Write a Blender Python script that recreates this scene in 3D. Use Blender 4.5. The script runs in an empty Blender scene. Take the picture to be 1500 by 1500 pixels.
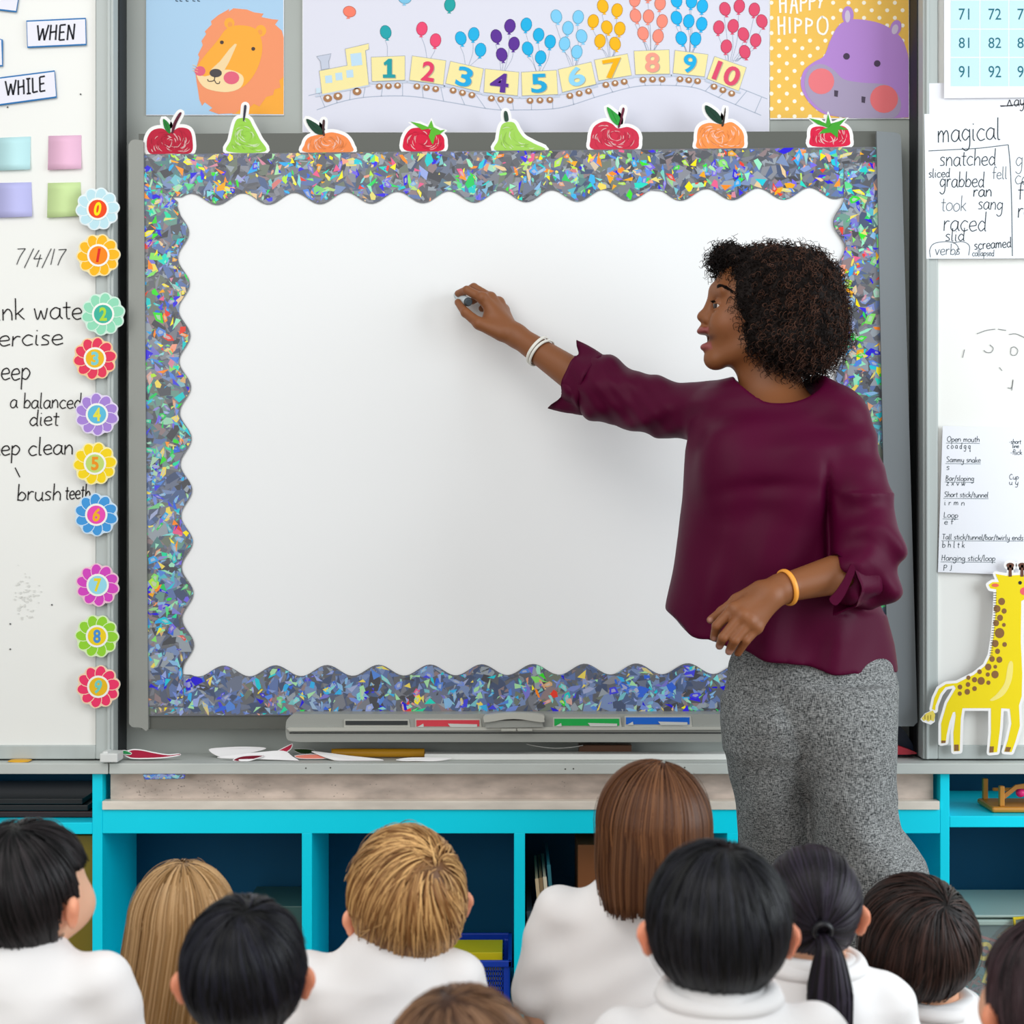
import bpy, math, random
import numpy as np
from mathutils import Vector
random.seed(7); np.random.seed(7)
S = bpy.context.scene; C = S.collection
# ---------------------------------------------------------------- camera, light, exposure
F = 2250.0; CY = -3.4; H = 1.08
cam_d = bpy.data.cameras.new('camera'); cam = bpy.data.objects.new('camera', cam_d); C.objects.link(cam)
cam.location = (0, CY, H); cam.rotation_euler = (math.pi/2, 0, 0)
cam_d.sensor_width = 36; cam_d.lens = 36*F/1500; cam_d.clip_start = .05
cam_d.dof.use_dof = True; cam_d.dof.focus_distance = 3.08; cam_d.dof.aperture_fstop = 5.0
S.camera = cam
S.view_settings.view_transform = 'Standard'; S.view_settings.look = 'None'
S.view_settings.exposure = -0.15; S.view_settings.gamma = 1; S.view_settings.use_curve_mapping = False
W = bpy.data.worlds.new('world'); S.world = W; W.use_nodes = True
W.node_tree.nodes['Background'].inputs[0].default_value = (.93, .97, 1, 1)
W.node_tree.nodes['Background'].inputs[1].default_value = .62
def area(name, loc, target, sx, sy, power, col):
    l = bpy.data.lights.new(name, 'AREA'); l.shape = 'RECTANGLE'; l.size = sx; l.size_y = sy
    l.energy = power; l.color = col
    o = bpy.data.objects.new(name, l); C.objects.link(o); o.location = loc
    o.rotation_euler = (Vector(target)-Vector(loc)).to_track_quat('-Z', 'Y').to_euler()
    return o
area('window_daylight', (3.3, -1.9, 1.6), (0.3, -0.4, .7), 2.6, 2.2, 112, (.88, .95, 1))
area('ceiling_light', (-.7, -2.5, 3.0), (-.3, -.4, .8), 2.6, 1.6, 36, (1, .98, .95))
area('rear_fill', (-2.2, -4.6, 1.7), (0, 0, .8), 2.4, 2.0, 50, (1, .98, .95))  # fill light added behind the camera, no known window there

# ---------------------------------------------------------------- helpers
def lin(c):
    if isinstance(c, str):
        c = c.lstrip('#'); c = [int(c[i:i+2], 16)/255 for i in (0, 2, 4)]
    return tuple(((v/12.92) if v <= .04045 else ((v+.055)/1.055)**2.4) for v in c[:3])
def P(px, py, Y):
    k = (Y-CY)/F
    return np.array([(px-750)*k, Y, H-(py-750)*k])
def sc(Y): return F/(Y-CY)          # pixels per metre at depth Y
MATS = {}
def mat(name, col='#ffffff', rough=.5, spec=.4, metal=0, attr=False, alpha=1, trans=0, noise=None, bump=None, sheen=0, coat=0, sss=0):
    if name in MATS: return MATS[name]
    m = bpy.data.materials.new(name); m.use_nodes = True; nt = m.node_tree; b = nt.nodes['Principled BSDF']
    b.inputs['Roughness'].default_value = rough; b.inputs['Specular IOR Level'].default_value = spec
    b.inputs['Metallic'].default_value = metal; b.inputs['Alpha'].default_value = alpha
    b.inputs['Transmission Weight'].default_value = trans; b.inputs['Sheen Weight'].default_value = sheen
    b.inputs['Coat Weight'].default_value = coat
    if sss:
        b.inputs['Subsurface Weight'].default_value = sss; b.inputs['Subsurface Scale'].default_value = .01
        b.inputs['Subsurface Radius'].default_value = (1, .35, .2)
    src = None
    if attr:
        a = nt.nodes.new('ShaderNodeAttribute'); a.attribute_name = 'Col'; src = a.outputs['Color']
        nt.links.new(src, b.inputs['Base Color'])
    else:
        b.inputs['Base Color'].default_value = (*lin(col), 1)
    tc = nt.nodes.new('ShaderNodeTexCoord')
    if noise:                      # (scale xyz, amount)
        (s3, amt) = noise
        mp = nt.nodes.new('ShaderNodeMapping'); mp.inputs['Scale'].default_value = s3
        nz = nt.nodes.new('ShaderNodeTexNoise'); nz.inputs['Scale'].default_value = 1; nz.inputs['Detail'].default_value = 4
        nt.links.new(tc.outputs['Object'], mp.inputs[0]); nt.links.new(mp.outputs[0], nz.inputs['Vector'])
        mr = nt.nodes.new('ShaderNodeMapRange'); mr.inputs[1].default_value = .3; mr.inputs[2].default_value = .7
        mr.inputs[3].default_value = 1-amt; mr.inputs[4].default_value = 1+amt*.6
        nt.links.new(nz.outputs[0], mr.inputs[0])
        mx = nt.nodes.new('ShaderNodeMix'); mx.data_type = 'RGBA'; mx.blend_type = 'MULTIPLY'; mx.inputs[0].default_value = 1
        if src: nt.links.new(src, mx.inputs[6])
        else: mx.inputs[6].default_value = (*lin(col), 1)
        nt.links.new(mr.outputs[0], mx.inputs[7]); nt.links.new(mx.outputs[2], b.inputs['Base Color'])
    if bump:                       # (scale, strength, distance)
        nb = nt.nodes.new('ShaderNodeTexNoise'); nb.inputs['Scale'].default_value = bump[0]; nb.inputs['Detail'].default_value = 3
        nt.links.new(tc.outputs['Object'], nb.inputs['Vector'])
        bm_ = nt.nodes.new('ShaderNodeBump'); bm_.inputs['Strength'].default_value = bump[1]; bm_.inputs['Distance'].default_value = bump[2]
        nt.links.new(nb.outputs[0], bm_.inputs['Height']); nt.links.new(bm_.outputs[0], b.inputs['Normal'])
    MATS[name] = m; return m
ORG = {}
def tag(o, label=None, cat=None, group=None, kind=None):
    if label: o['label'] = label
    if cat: o['category'] = cat
    if group: o['group'] = group
    if kind: o['kind'] = kind
    return o
def thing(name, loc, label, cat, group=None):
    o = bpy.data.objects.new(name, None); C.objects.link(o); o.location = tuple(float(v) for v in loc)
    o.empty_display_size = .05
    ORG[o] = np.array(loc, float); return tag(o, label, cat, group)
def mk(name, V, Fc, material, parent=None, cols=None, smooth=False, bevel=0, mods=None, label=None):
    """V: (n,3) world; Fc: list of tuples or int array (m,k); cols: per-face colours"""
    V = np.asarray(V, float).reshape(-1, 3)
    org = ORG[parent] if parent is not None else np.array([(V[:,0].min()+V[:,0].max())/2, (V[:,1].min()+V[:,1].max())/2, V[:,2].min()])
    me = bpy.data.meshes.new(name); Vl = (V-org).astype(np.float32)
    if isinstance(Fc, np.ndarray):
        n, k = Fc.shape; me.vertices.add(len(Vl)); me.vertices.foreach_set('co', Vl.ravel())
        me.loops.add(n*k); me.loops.foreach_set('vertex_index', Fc.astype(np.int32).ravel())
        me.polygons.add(n); me.polygons.foreach_set('loop_start', np.arange(0, n*k, k, dtype=np.int32))
        me.update(calc_edges=True); me.validate()
    else:
        me.from_pydata(Vl.tolist(), [], [tuple(int(i) for i in f) for f in Fc]); me.update()
    if cols is not None:
        cols = np.asarray(cols, float)
        a = me.color_attributes.new('Col', 'FLOAT_COLOR', 'CORNER')
        tot = np.empty(len(me.polygons), np.int32); me.polygons.foreach_get('loop_total', tot)
        if len(cols) == len(me.polygons): cc = np.repeat(cols, tot, axis=0)
        else:
            vi = np.empty(len(me.loops), np.int32); me.loops.foreach_get('vertex_index', vi); cc = cols[vi]
        cc = np.concatenate([cc[:, :3], np.ones((len(cc), 1))], 1).astype(np.float32); a.data.foreach_set('color', cc.ravel())
    me.polygons.foreach_set('use_smooth', np.full(len(me.polygons), bool(smooth)))
    me.materials.append(material)
    o = bpy.data.objects.new(name, me); C.objects.link(o)
    if parent is not None: o.parent = parent; ORG[o] = ORG[parent]
    else: o.location = org.tolist(); ORG[o] = org
    if bevel:
        b = o.modifiers.new('bevel', 'BEVEL'); b.width = bevel; b.segments = 2; b.limit_method = 'ANGLE'
    if label: o['label'] = label
    return o
def crom(pts, closed=False, n=6):
    pts = [np.array(p, float) for p in pts]; N = len(pts); out = []
    if N < 3: return [tuple(p) for p in pts]
    rng = range(N) if closed else range(N-1)
    for i in rng:
        p1 = pts[i]; p2 = pts[(i+1) % N]
        p0 = pts[i-1] if (closed or i > 0) else p1*2-p2
        p3 = pts[(i+2) % N] if (closed or i+2 < N) else p2*2-p1
        for j in range(n):
            t = j/n
            out.append(tuple(.5*((2*p1)+(p2-p0)*t+(2*p0-5*p1+4*p2-p3)*t*t+(3*p1-p0-3*p2+p3)*t**3)))
    if not closed: out.append(tuple(pts[-1]))
    return out
def circ(cx, cy, rx, ry=None, n=20, rot=0):
    ry = ry or rx; c, s = math.cos(rot), math.sin(rot)
    return [(cx+rx*math.cos(a)*c-ry*math.sin(a)*s, cy+rx*math.cos(a)*s+ry*math.sin(a)*c) for a in [2*math.pi*i/n for i in range(n)]]
def rect(x0, y0, x1, y1): return [(x0, y0), (x1, y0), (x1, y1), (x0, y1)]
def parea(p): return sum(p[i-1][0]*p[i][1]-p[i][0]*p[i-1][1] for i in range(len(p)))
def offset(pts, d):
    if parea(pts) < 0: pts = pts[::-1]
    out = []; N = len(pts)
    for i in range(N):
        a = np.array(pts[(i-1) % N]); b = np.array(pts[i]); c = np.array(pts[(i+1) % N])
        t = c-a; l = np.hypot(*t) or 1; out.append((b[0]+t[1]/l*d, b[1]-t[0]/l*d))
    return out
class G:
    """geometry collector; pixel outlines are placed at a true depth Y"""
    def __init__(s): s.v = []; s.f = []; s.c = []
    def add(s, V, Fc, col=(1, 1, 1)):
        b = len(s.v); s.v += [tuple(map(float, p)) for p in V]; s.f += [tuple(i+b for i in f) for f in Fc]; s.c += [col]*len(Fc); return s
    def box(s, x0, y0, z0, x1, y1, z1, col=(1, 1, 1)):
        V = [(x, y, z) for x in (x0, x1) for y in (y0, y1) for z in (z0, z1)]
        return s.add(V, [(0, 1, 3, 2), (4, 6, 7, 5), (0, 4, 5, 1), (2, 3, 7, 6), (0, 2, 6, 4), (1, 5, 7, 3)], col)
    def pbox(s, x0, y0, x1, y1, Y, d, col=(1, 1, 1)):
        a = P(x0, y0, Y); b = P(x1, y1, Y); return s.box(min(a[0], b[0]), Y, min(a[2], b[2]), max(a[0], b[0]), Y+d, max(a[2], b[2]), col)
    def poly(s, pts, Y, col=(1, 1, 1), t=0, edge=None):
        if isinstance(col, str): col = lin(col)
        if parea(pts) < 0: pts = pts[::-1]         # clockwise in picture -> faces camera after flip
        V = [P(x, y, Y) for x, y in pts]; n = len(V)
        s.add(V, [tuple(range(n))[::-1]], col)
        if t:
            Vb = [v+np.array([0, t, 0]) for v in V]; e = lin(edge) if edge else col
            s.add(V+Vb, [(i, (i+1) % n, n+(i+1) % n, n+i) for i in range(n)], e); s.add(Vb, [tuple(range(n))], e)
        return s
    def ribbon(s, pts, w, Y, col, taper=False):
        if isinstance(col, str): col = lin(col)
        n = len(pts)
        if n < 2: return s
        A = np.array(pts, float); T = np.gradient(A, axis=0); T /= (np.hypot(T[:, 0], T[:, 1])[:, None]+1e-6)
        N = np.stack([-T[:, 1], T[:, 0]], 1)*w/2
        if taper: N *= np.sin(np.linspace(.25, math.pi-.25, n))[:, None]
        V = []
        for a, m in zip(A, N): V += [P(*(a+m), Y), P(*(a-m), Y)]
        return s.add(V, [(2*i, 2*i+1, 2*i+3, 2*i+2) for i in range(n-1)], col)
    def mesh(s, name, material, parent=None, attr=True, **k):
        return mk(name, s.v, s.f, material, parent, cols=s.c if attr else None, **k)
# text from the built-in font, fitted in a pixel box
_tc = {}
def glyphs(text, bold=0, shear=0):
    key = (text, bold, shear)
    if key not in _tc:
        cu = bpy.data.curves.new('t', 'FONT'); cu.body = text; cu.offset = bold; cu.shear = shear; cu.resolution_u = 4
        o = bpy.data.objects.new('t', cu); C.objects.link(o); dg = bpy.context.evaluated_depsgraph_get(); dg.update()
        me = bpy.data.meshes.new_from_object(o.evaluated_get(dg))
        v = np.array([x.co[:2] for x in me.vertices]); f = [tuple(p.vertices) for p in me.polygons]
        bpy.data.objects.remove(o); bpy.data.curves.remove(cu); bpy.data.meshes.remove(me); _tc[key] = (v, f)
    return _tc[key]
def text(g, s, x0, y0, x1, y1, Y, col, bold=0, shear=0, rot=0):
    v, f = glyphs(s, bold, shear); mn = v.min(0); mx_ = v.max(0); u = (v-mn)/(mx_-mn)
    px = x0+u[:, 0]*(x1-x0); py = y1-u[:, 1]*(y1-y0); cx, cy = (x0+x1)/2, (y0+y1)/2; c, sn = math.cos(rot), math.sin(rot)
    X = cx+(px-cx)*c-(py-cy)*sn; Z = cy+(px-cx)*sn+(py-cy)*c
    g.add([P(a, b, Y) for a, b in zip(X, Z)], f, lin(col) if isinstance(col, str) else col)
# single-stroke handwriting
HW = {
'a': (.95, [[(.75,.85),(.42,1),(.1,.65),(.12,.2),(.4,0),(.68,.3),(.75,.9)],[(.75,.95),(.75,.25),(.92,0)]]),
'b': (.9, [[(.12,1.9),(.12,0)],[(.12,.55),(.42,.98),(.78,.6),(.58,.06),(.12,.1)]]),
'c': (.85, [[(.75,.85),(.4,1),(.08,.5),(.35,0),(.78,.12)]]),
'd': (.92, [[(.7,.75),(.38,.98),(.08,.45),(.35,0),(.7,.3)],[(.74,1.9),(.72,.2),(.85,0)]]),
'e': (.85, [[(.1,.48),(.7,.58),(.55,.98),(.2,.85),(.08,.4),(.35,0),(.8,.15)]]),
'f': (.7, [[(.68,1.7),(.48,1.88),(.3,1.5),(.3,0)],[(.05,1),(.62,1)]]),
'g': (.92, [[(.7,.8),(.35,1),(.08,.5),(.35,.05),(.7,.4)],[(.74,1),(.74,-.45),(.42,-.85),(.08,-.6)]]),
'h': (.88, [[(.12,1.9),(.12,0)],[(.12,.55),(.45,1),(.7,.7),(.72,0)]]),
'i': (.42, [[(.15,1),(.15,.15),(.3,0)],[(.14,1.38),(.18,1.46)]]),
'j': (.5, [[(.32,1),(.32,-.5),(.05,-.8)],[(.31,1.38),(.35,1.46)]]),
'k': (.8, [[(.12,1.9),(.12,0)],[(.65,1),(.4,.7),(.15,.45)],[(.28,.55),(.5,.25),(.72,0)]]),
'l': (.45, [[(.15,1.9),(.15,.15),(.35,0)]]),
'm': (1.2, [[(.1,1),(.1,0)],[(.1,.6),(.35,1),(.52,.7),(.52,0)],[(.52,.6),(.78,1),(.95,.7),(.98,0)]]),
'n': (.88, [[(.1,1),(.1,0)],[(.1,.55),(.42,1),(.68,.7),(.72,0)]]),
'o': (.88, [[(.42,1),(.1,.7),(.12,.2),(.42,0),(.76,.3),(.72,.8),(.42,1)]]),
'p': (.88, [[(.12,1),(.12,-.85)],[(.12,.7),(.42,1),(.76,.6),(.5,.05),(.12,.15)]]),
'q': (.9, [[(.7,.8),(.35,1),(.08,.5),(.35,.05),(.7,.4)],[(.74,1),(.74,-.85),(.92,-.6)]]),
'r': (.68, [[(.12,1),(.12,0)],[(.12,.6),(.35,.95),(.6,.92)]]),
's': (.72, [[(.6,.9),(.32,1),(.12,.75),(.5,.42),(.5,.1),(.08,.05)]]),
't': (.6, [[(.28,1.5),(.28,.15),(.5,0)],[(.02,1.02),(.55,1.02)]]),
'u': (.88, [[(.1,1),(.12,.3),(.4,0),(.68,.35)],[(.7,1),(.7,.15),(.85,0)]]),
'v': (.8, [[(.06,1),(.22,.5),(.38,0)],[(.38,0),(.52,.5),(.7,1)]]),
'w': (1.1, [[(.05,1),(.25,0),(.5,.8)],[(.5,.8),(.72,0),(.95,1)]]),
'x': (.8, [[(.08,1),(.4,.5),(.7,0)],[(.68,1),(.4,.5),(.05,0)]]),
'y': (.88, [[(.1,1),(.15,.35),(.4,.05),(.68,.4)],[(.72,1),(.68,-.4),(.4,-.85),(.1,-.7)]]),
'z': (.8, [[(.1,1),(.65,1)],[(.65,1),(.1,0)],[(.1,0),(.72,.02)]]),
'W': (1.5, [[(.05,1.8),(.2,.9),(.35,0)],[(.35,0),(.7,1.4)],[(.7,1.4),(.95,0)],[(.95,0),(1.35,1.8)]]),
'H': (1.1, [[(.15,1.8),(.12,0)],[(.8,1.8),(.8,0)],[(.12,.9),(.82,1)]]),
'E': (1, [[(.15,1.75),(.15,0)],[(.15,1.75),(.8,1.8)],[(.15,.9),(.7,.95)],[(.15,0),(.8,.05)]]),
'N': (1.15, [[(.12,0),(.15,1.8)],[(.15,1.8),(.8,.05)],[(.8,.05),(.85,1.9)]]),
'I': (.7, [[(.3,1.8),(.3,0)],[(.05,1.8),(.58,1.8)],[(.05,0),(.58,0)]]),
'L': (.9, [[(.15,1.8),(.15,0)],[(.15,0),(.75,.08)]]),
'K': (1.1, [[(.15,1.8),(.15,0)],[(.85,1.8),(.2,.8)],[(.3,.95),(.9,0)]]),
'O': (1.2, [[(.6,1.8),(.15,1.3),(.15,.5),(.55,0),(1,.5),(1,1.3),(.6,1.8)]]),
'S': (1, [[(.8,1.65),(.45,1.85),(.15,1.4),(.7,.75),(.7,.2),(.1,.1)]]),
'B': (1, [[(.15,1.8),(.15,0)],[(.15,1.8),(.7,1.5),(.3,.95),(.2,.95)],[(.25,.95),(.8,.6),(.5,0),(.15,0)]]),
'T': (1, [[(.45,1.8),(.45,0)],[(.02,1.8),(.9,1.8)]]),
'C': (1.1, [[(.9,1.6),(.5,1.85),(.1,1),(.45,0),(.95,.2)]]),
'M': (1.3, [[(.1,0),(.2,1.8)],[(.2,1.8),(.55,.6)],[(.55,.6),(.9,1.8)],[(.9,1.8),(1,0)]]),
'7': (.9, [[(.05,1.75),(.7,1.8)],[(.7,1.8),(.4,.9),(.25,0)]]),
'4': (.9, [[(.4,1.7),(.1,.7)],[(.1,.7),(.8,.75)],[(.6,1.2),(.5,-.2)]]),
'1': (.5, [[(.2,1.8),(.15,0)]]),
'/': (.6, [[(.5,1.9),(.05,-.3)]]),
'-': (.6, [[(.1,.6),(.4,.6)]]), '.': (.4, [[(.1,.5),(.15,.55)]]), ' ': (.6, []),
}
def hwid(s, xh, sx): return sum(HW.get(c, (.6, []))[0]*.98 for c in s)*xh*sx
def hand(g, s, x, y, xh, w, Y, col, rot=0, slant=.06, sx=1.0):
    if isinstance(col, str): col = lin(col)
    cx = 0; c, sn = math.cos(rot), math.sin(rot)
    for ch in s:
        adv, st = HW.get(ch, (.6, []))
        jy = random.uniform(-.05, .05)
        for pl in st:
            q = []
            for (a, b) in crom(pl, n=4):
                X = (cx+a+b*slant)*xh*sx; Z = -(b+jy)*xh
                q.append((x+X*c-Z*sn, y+X*sn+Z*c))
            g.ribbon(q, w, Y, col)
        cx += adv*.98
    return x+cx*xh*sx
# ---------------------------------------------------------------- materials
m_wall = mat('grey_panel', '#a9aea9', .55, .3, noise=((3, 3, 3), .06))
m_floor = mat('floor_vinyl', '#8a8378', .6, .3, noise=((6, 6, 6), .12), bump=(60, .2, .001))
m_alu = mat('painted_metal', '#b6bdba', .45, .5, noise=((25, 25, 2), .05))
m_board = mat('whiteboard_enamel', '#eeeee9', .35, .35)
m_ledge = mat('ledge_laminate', '#c3c8c3', .5, .4, noise=((5, 20, 20), .08))
m_dark = mat('dark_trim_gap_shade', '#282b2d', .6, .3)
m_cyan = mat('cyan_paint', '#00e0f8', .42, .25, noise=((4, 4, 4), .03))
m_cyan_back = mat('shaded_blue_back_panel', '#004866', .6, .2, noise=((3, 3, 3), .08))  # blue back, darkened in its colour for the shade inside the cubbies
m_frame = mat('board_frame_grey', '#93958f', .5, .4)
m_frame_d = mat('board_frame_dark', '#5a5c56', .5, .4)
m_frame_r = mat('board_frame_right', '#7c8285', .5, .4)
m_screen = mat('board_surface', '#eff0f0', .4, .3)
m_steel = mat('worn_steel', '#d2c2b6', .42, .5, metal=.25, noise=((14, 40, 40), .28), bump=(40, .15, .001))
m_print = mat('printed_paper', attr=True, rough=.6, spec=.25)
m_ink = mat('marker_ink', attr=True, rough=.7, spec=.1)
m_foil = mat('holographic_foil', attr=True, rough=.35, spec=.3)
m_plastic = mat('grey_plastic', '#9a9c96', .4, .45)
m_plastic_l = mat('light_grey_plastic', '#b9b9b0', .4, .45)
m_attr = mat('coloured_plastic', attr=True, rough=.4, spec=.45)

# ---------------------------------------------------------------- room
g = G(); g.box(-4, -5.2, -.05, 4, .35, 0); tag(g.mesh('floor', m_floor, attr=False), kind='structure')
g = G(); g.box(-4, 0, .50, 4, .05, 3.1); tag(g.mesh('wall_back', m_wall, attr=False), kind='structure')
g = G(); g.box(-4, .30, 0, 4, .35, .52); tag(g.mesh('wall_lower', m_wall, attr=False), kind='structure')

# side whiteboards
def side_board(x0, x1, inner, lab, bottom=1112):
    """x0..x1 white face pixels, inner = far edge of the frame"""
    Yb = -.10; t = thing('whiteboard', P((x0+x1)/2, 1113, Yb)*[1, 0, 1]+[0, -.05, 0], lab, 'whiteboard')
    top = -300
    g = G(); a, b = sorted((x0, x1)); g.pbox(a, top, b, 1092, Yb+.004, .03); g.mesh('writing_surface', m_board, t, attr=False)
    e0, e1 = sorted((inner, x1 if inner > x0 else x0)); e = x1 if inner > x1 else x0
    lo, hi = sorted((e, inner))
    g = G(); g.pbox(lo, top, hi, bottom, Yb-.004, .104); g.mesh('side_rail', m_alu, t, attr=False, bevel=.002)
    # narrow extruded lip on the inner edge
    s = 1 if inner > x0 and inner > x1 else -1
    g = G(); g.pbox(*sorted((inner-s*9, inner-s*5))[:1], top, sorted((inner-s*9, inner-s*5))[1], bottom, Yb-.009, .006); g.mesh('rail_lip', m_alu, t, attr=False, bevel=.001)
    g = G(); g.pbox(a, 1092, b, bottom, Yb-.004, .10); g.mesh('bottom_rail', m_alu, t, attr=False, bevel=.002)
    # dark strip on the return face, painting in the shadow of the gap
    p = P(inner, 0, Yb)[0]; z0 = P(0, bottom, Yb)[2]; z1 = P(0, top, Yb)[2]
    g = G(); g.box(min(p, p+s*.004), Yb+.035, z0+.002, max(p, p+s*.004), -.001, z1-.002); g.mesh('gap_shade_strip', m_dark, t, attr=False)
    return t
wbl = side_board(-330, 140, 166, 'white magnetic board at the left, hand-written with health tips and the date')
wbr = side_board(1374, 1830, 1352, 'white magnetic board at the right behind the yellow giraffe cutout')

# ledge
Yl = -.14
t = thing('ledge', P(750, 1134, Yl)*[1, 0, 1]+[0, -.07, 0], 'long pale grey ledge running below all three boards', 'ledge')
zt = P(0, 1118.5, Yl)[2]; zb = P(0, 1134, Yl)[2]
xj = P(159, 0, Yl)[0]
g = G(); g.box(-1.62, Yl, zb, xj-.0012, .0, zt); g.mesh('ledge_board', m_ledge, t, attr=False, bevel=.0015)
g = G(); g.box(xj+.0012, Yl, zb, 1.62, .0, zt); g.mesh('ledge_board', m_ledge, t, attr=False, bevel=.0015)
g = G()
for x in (448, 484, 828, 1003, 840, 1075):
    g = G(); g.poly(circ(x, 1126+random.uniform(-2, 2), 1.2, n=8), Yl-.0006, '#55564f'); g.mesh('screw_mark', m_ink, t)
g = G(); g.pbox(146, 1104, 172, 1117, -.155, .05); g.pbox(150, 1101, 158, 1106, -.15, .03)
tag(g.mesh('end_stop', mat('white_plastic', '#dcdedb', .4, .4), attr=False, bevel=.002), 'small white plastic corner stop below the left board frame', 'stop')

# cubby unit
Yc = -.125; D = .31
t = thing('cubby_shelf', [0, .02, 0], 'long bright cyan cubby shelf unit with open compartments under the ledge', 'shelf')
def xw(px): return P(px, 0, Yc)[0]
def zw(py): return P(0, py, Yc)[2]
ztop = zb-.0005; zbot = zw(1493)
divs = [(-385, -370), (-130, -115), (135, 150), (442, 457), (753, 769), (1065, 1081), (1377, 1391), (1700, 1715)]
for i, (a, b) in enumerate(divs):
    full = i not in (3, 4, 5)
    g = G(); g.box(xw(a), Yc, zbot, xw(b), Yc+D, ztop if full else zw(1220))
    g.mesh('divider', m_cyan, t, attr=False, bevel=.0015)
g = G(); g.box(xw(150), Yc, zw(1221), xw(1377), Yc+D, zw(1186)); g.mesh('rail', m_cyan, t, attr=False, bevel=.0015)
g = G(); g.box(xw(-370), Yc, zw(1222), xw(-130), Yc+D, zw(1205)); g.mesh('shelf_board', m_cyan, t, attr=False, bevel=.0015)
g = G(); g.box(xw(-115), Yc, zw(1222), xw(135), Yc+D, zw(1205)); g.mesh('shelf_board', m_cyan, t, attr=False, bevel=.0015)
g = G(); g.box(xw(1391), Yc, zw(1212), xw(1700), Yc+D, zw(1195.5)); g.mesh('shelf_board', m_cyan, t, attr=False, bevel=.0015)
g = G(); g.box(xw(-385), Yc-.001, zbot, xw(1715), Yc+D, zw(1478)); g.mesh('base_board', m_cyan, t, attr=False, bevel=.0015)
g = G(); g.box(xw(-380), Yc+.05, 0, xw(1710), Yc+D, zbot); g.mesh('plinth', m_dark, t, attr=False)
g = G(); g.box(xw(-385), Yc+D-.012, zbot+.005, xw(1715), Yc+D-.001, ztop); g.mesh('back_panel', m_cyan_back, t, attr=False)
# steel channel
t = thing('steel_tray', P(760, 1186, Yc)+[0, .03, 0], 'long scuffed steel tray channel between grey ledge and cyan rail', 'tray')
g = G(); g.box(xw(158), Yc+.022, zw(1184), xw(1371), Yc+.028, ztop-.001)
g.mesh('back_plate', m_steel, t, attr=False)
g = G(); g.box(xw(150)+.001, Yc-.006, zw(1185.5), xw(1376)-.001, Yc+.02, zw(1173)); g.mesh('front_lip', mat('steel_lip', '#e6ddd0', .4, .5, metal=.15, noise=((10, 40, 40), .15)), t, attr=False, bevel=.001)
g = G(); random.seed(3)
for i in range(110):                       # grimy scuffs
    x = random.choice([random.gauss(235, 30), random.gauss(320, 25), random.gauss(370, 30), random.uniform(170, 1040)]); y = random.uniform(1143, 1168)
    if x < 172 or x > 1050: continue
    g.poly(crom([(x+random.uniform(.3, 1.6)*math.cos(a), y+random.uniform(.3, 1.3)*math.sin(a)) for a in (0, 1.3, 2.6, 3.9, 5.2)], True, 3), Yc+.0215, '#aa9d93')
tag(g.mesh('scuff_mark', m_ink, t), kind='stuff')

# ---------------------------------------------------------------- interactive board
t = thing('interactive_whiteboard', P(745, 1068, -.03), 'large grey framed interactive whiteboard edged with holographic border', 'whiteboard')
g = G(); g.pbox(196, 236, 1300, 1042, -.0675, .05); g.mesh('screen', m_screen, t, attr=False)
g = G(); g.poly([(203, 196), (1288, 192), (1290, 232), (204, 232)], -.066, t=.06); g.mesh('top_rail', m_frame_d, t, attr=False, bevel=.004)
g = G(); g.poly([(205, 1030), (1305, 1026), (1305, 1064), (207, 1068)], -.066, t=.06); g.mesh('bottom_rail', m_frame_d, t, attr=False, bevel=.006)
g = G(); g.poly(crom([(188, 212), (192, 206), (198, 204)], n=3)+[(210, 206), (217, 1068)]+crom([(214, 1071), (206, 1066), (194, 1065), (189, 1060)], n=3), -.078, t=.07); g.mesh('side_rail', m_frame, t, attr=False, bevel=.008)
g = G(); g.poly([(1284, 192)]+crom([(1312, 194), (1318, 197), (1320, 203)], n=3)+[(1344, 1058), (1338, 1064), (1302, 1064)], -.078, t=.07); g.mesh('side_rail', m_frame_r, t, attr=False, bevel=.008)
# pen tray
t = thing('pen_tray', P(740, 1088, -.10), 'grey pen tray with coloured pen slots clipped under the interactive board', 'tray')
body = crom([(424, 1050), (419, 1058), (419, 1078), (424, 1085), (440, 1087)], n=3)
rb = [(1056, 1087), (1064, 1082), (1066, 1072), (1066, 1052), (1060, 1046)]
g = G(); g.poly([(430, 1046)]+body+crom(rb, n=3), -.118, t=.049); g.mesh('tray_body', m_plastic, t, attr=False, bevel=.007)
g = G(); g.poly([(420, 1067), (424, 1071), (1064, 1069), (1065, 1065), (424, 1066)], -.127, t=.02); g.mesh('front_ridge', m_plastic_l, t, attr=False, bevel=.002)
g = G(); g.pbox(424, 1073, 1062, 1074.5, -.1195, .01); g.mesh('seam', m_dark, t, attr=False)
for (a, b, y0, y1, c, lab) in [(506, 597, 1056, 1062, '#2e3233', 'dark grey pen slot'), (610, 702, 1055, 1064, '#d23a48', 'red pen slot'), (812, 907, 1053, 1063, '#0aa648', 'green pen slot'), (917, 1010, 1051, 1061, '#0e62c8', 'blue pen slot')]:
    g = G(); g.poly([(a-2, y0-2), (b+2, y0-2), (b+4, y1+4), (a-2, y1+4)], -.1215, t=.006); g.mesh('slot_rim', m_plastic_l, t, attr=False, bevel=.0015)
    g = G(); g.poly([(a, y0), (b, y0), (b, y1), (a, y1)], -.1235, c, t=.004)
    if c != '#2e3233':
        g.poly([(a+1, y1+1), (a+10, y1-4), (a+11, y1+1)], -.1245, '#c9cbc6'); g.poly([(b-46, y1-4), (b-3, y1-3), (b-3, y1+1), (b-42, y1+1)], -.1245, '#c9cbc6')
    g.mesh('pen_slot', m_attr, t, label=lab)
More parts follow.
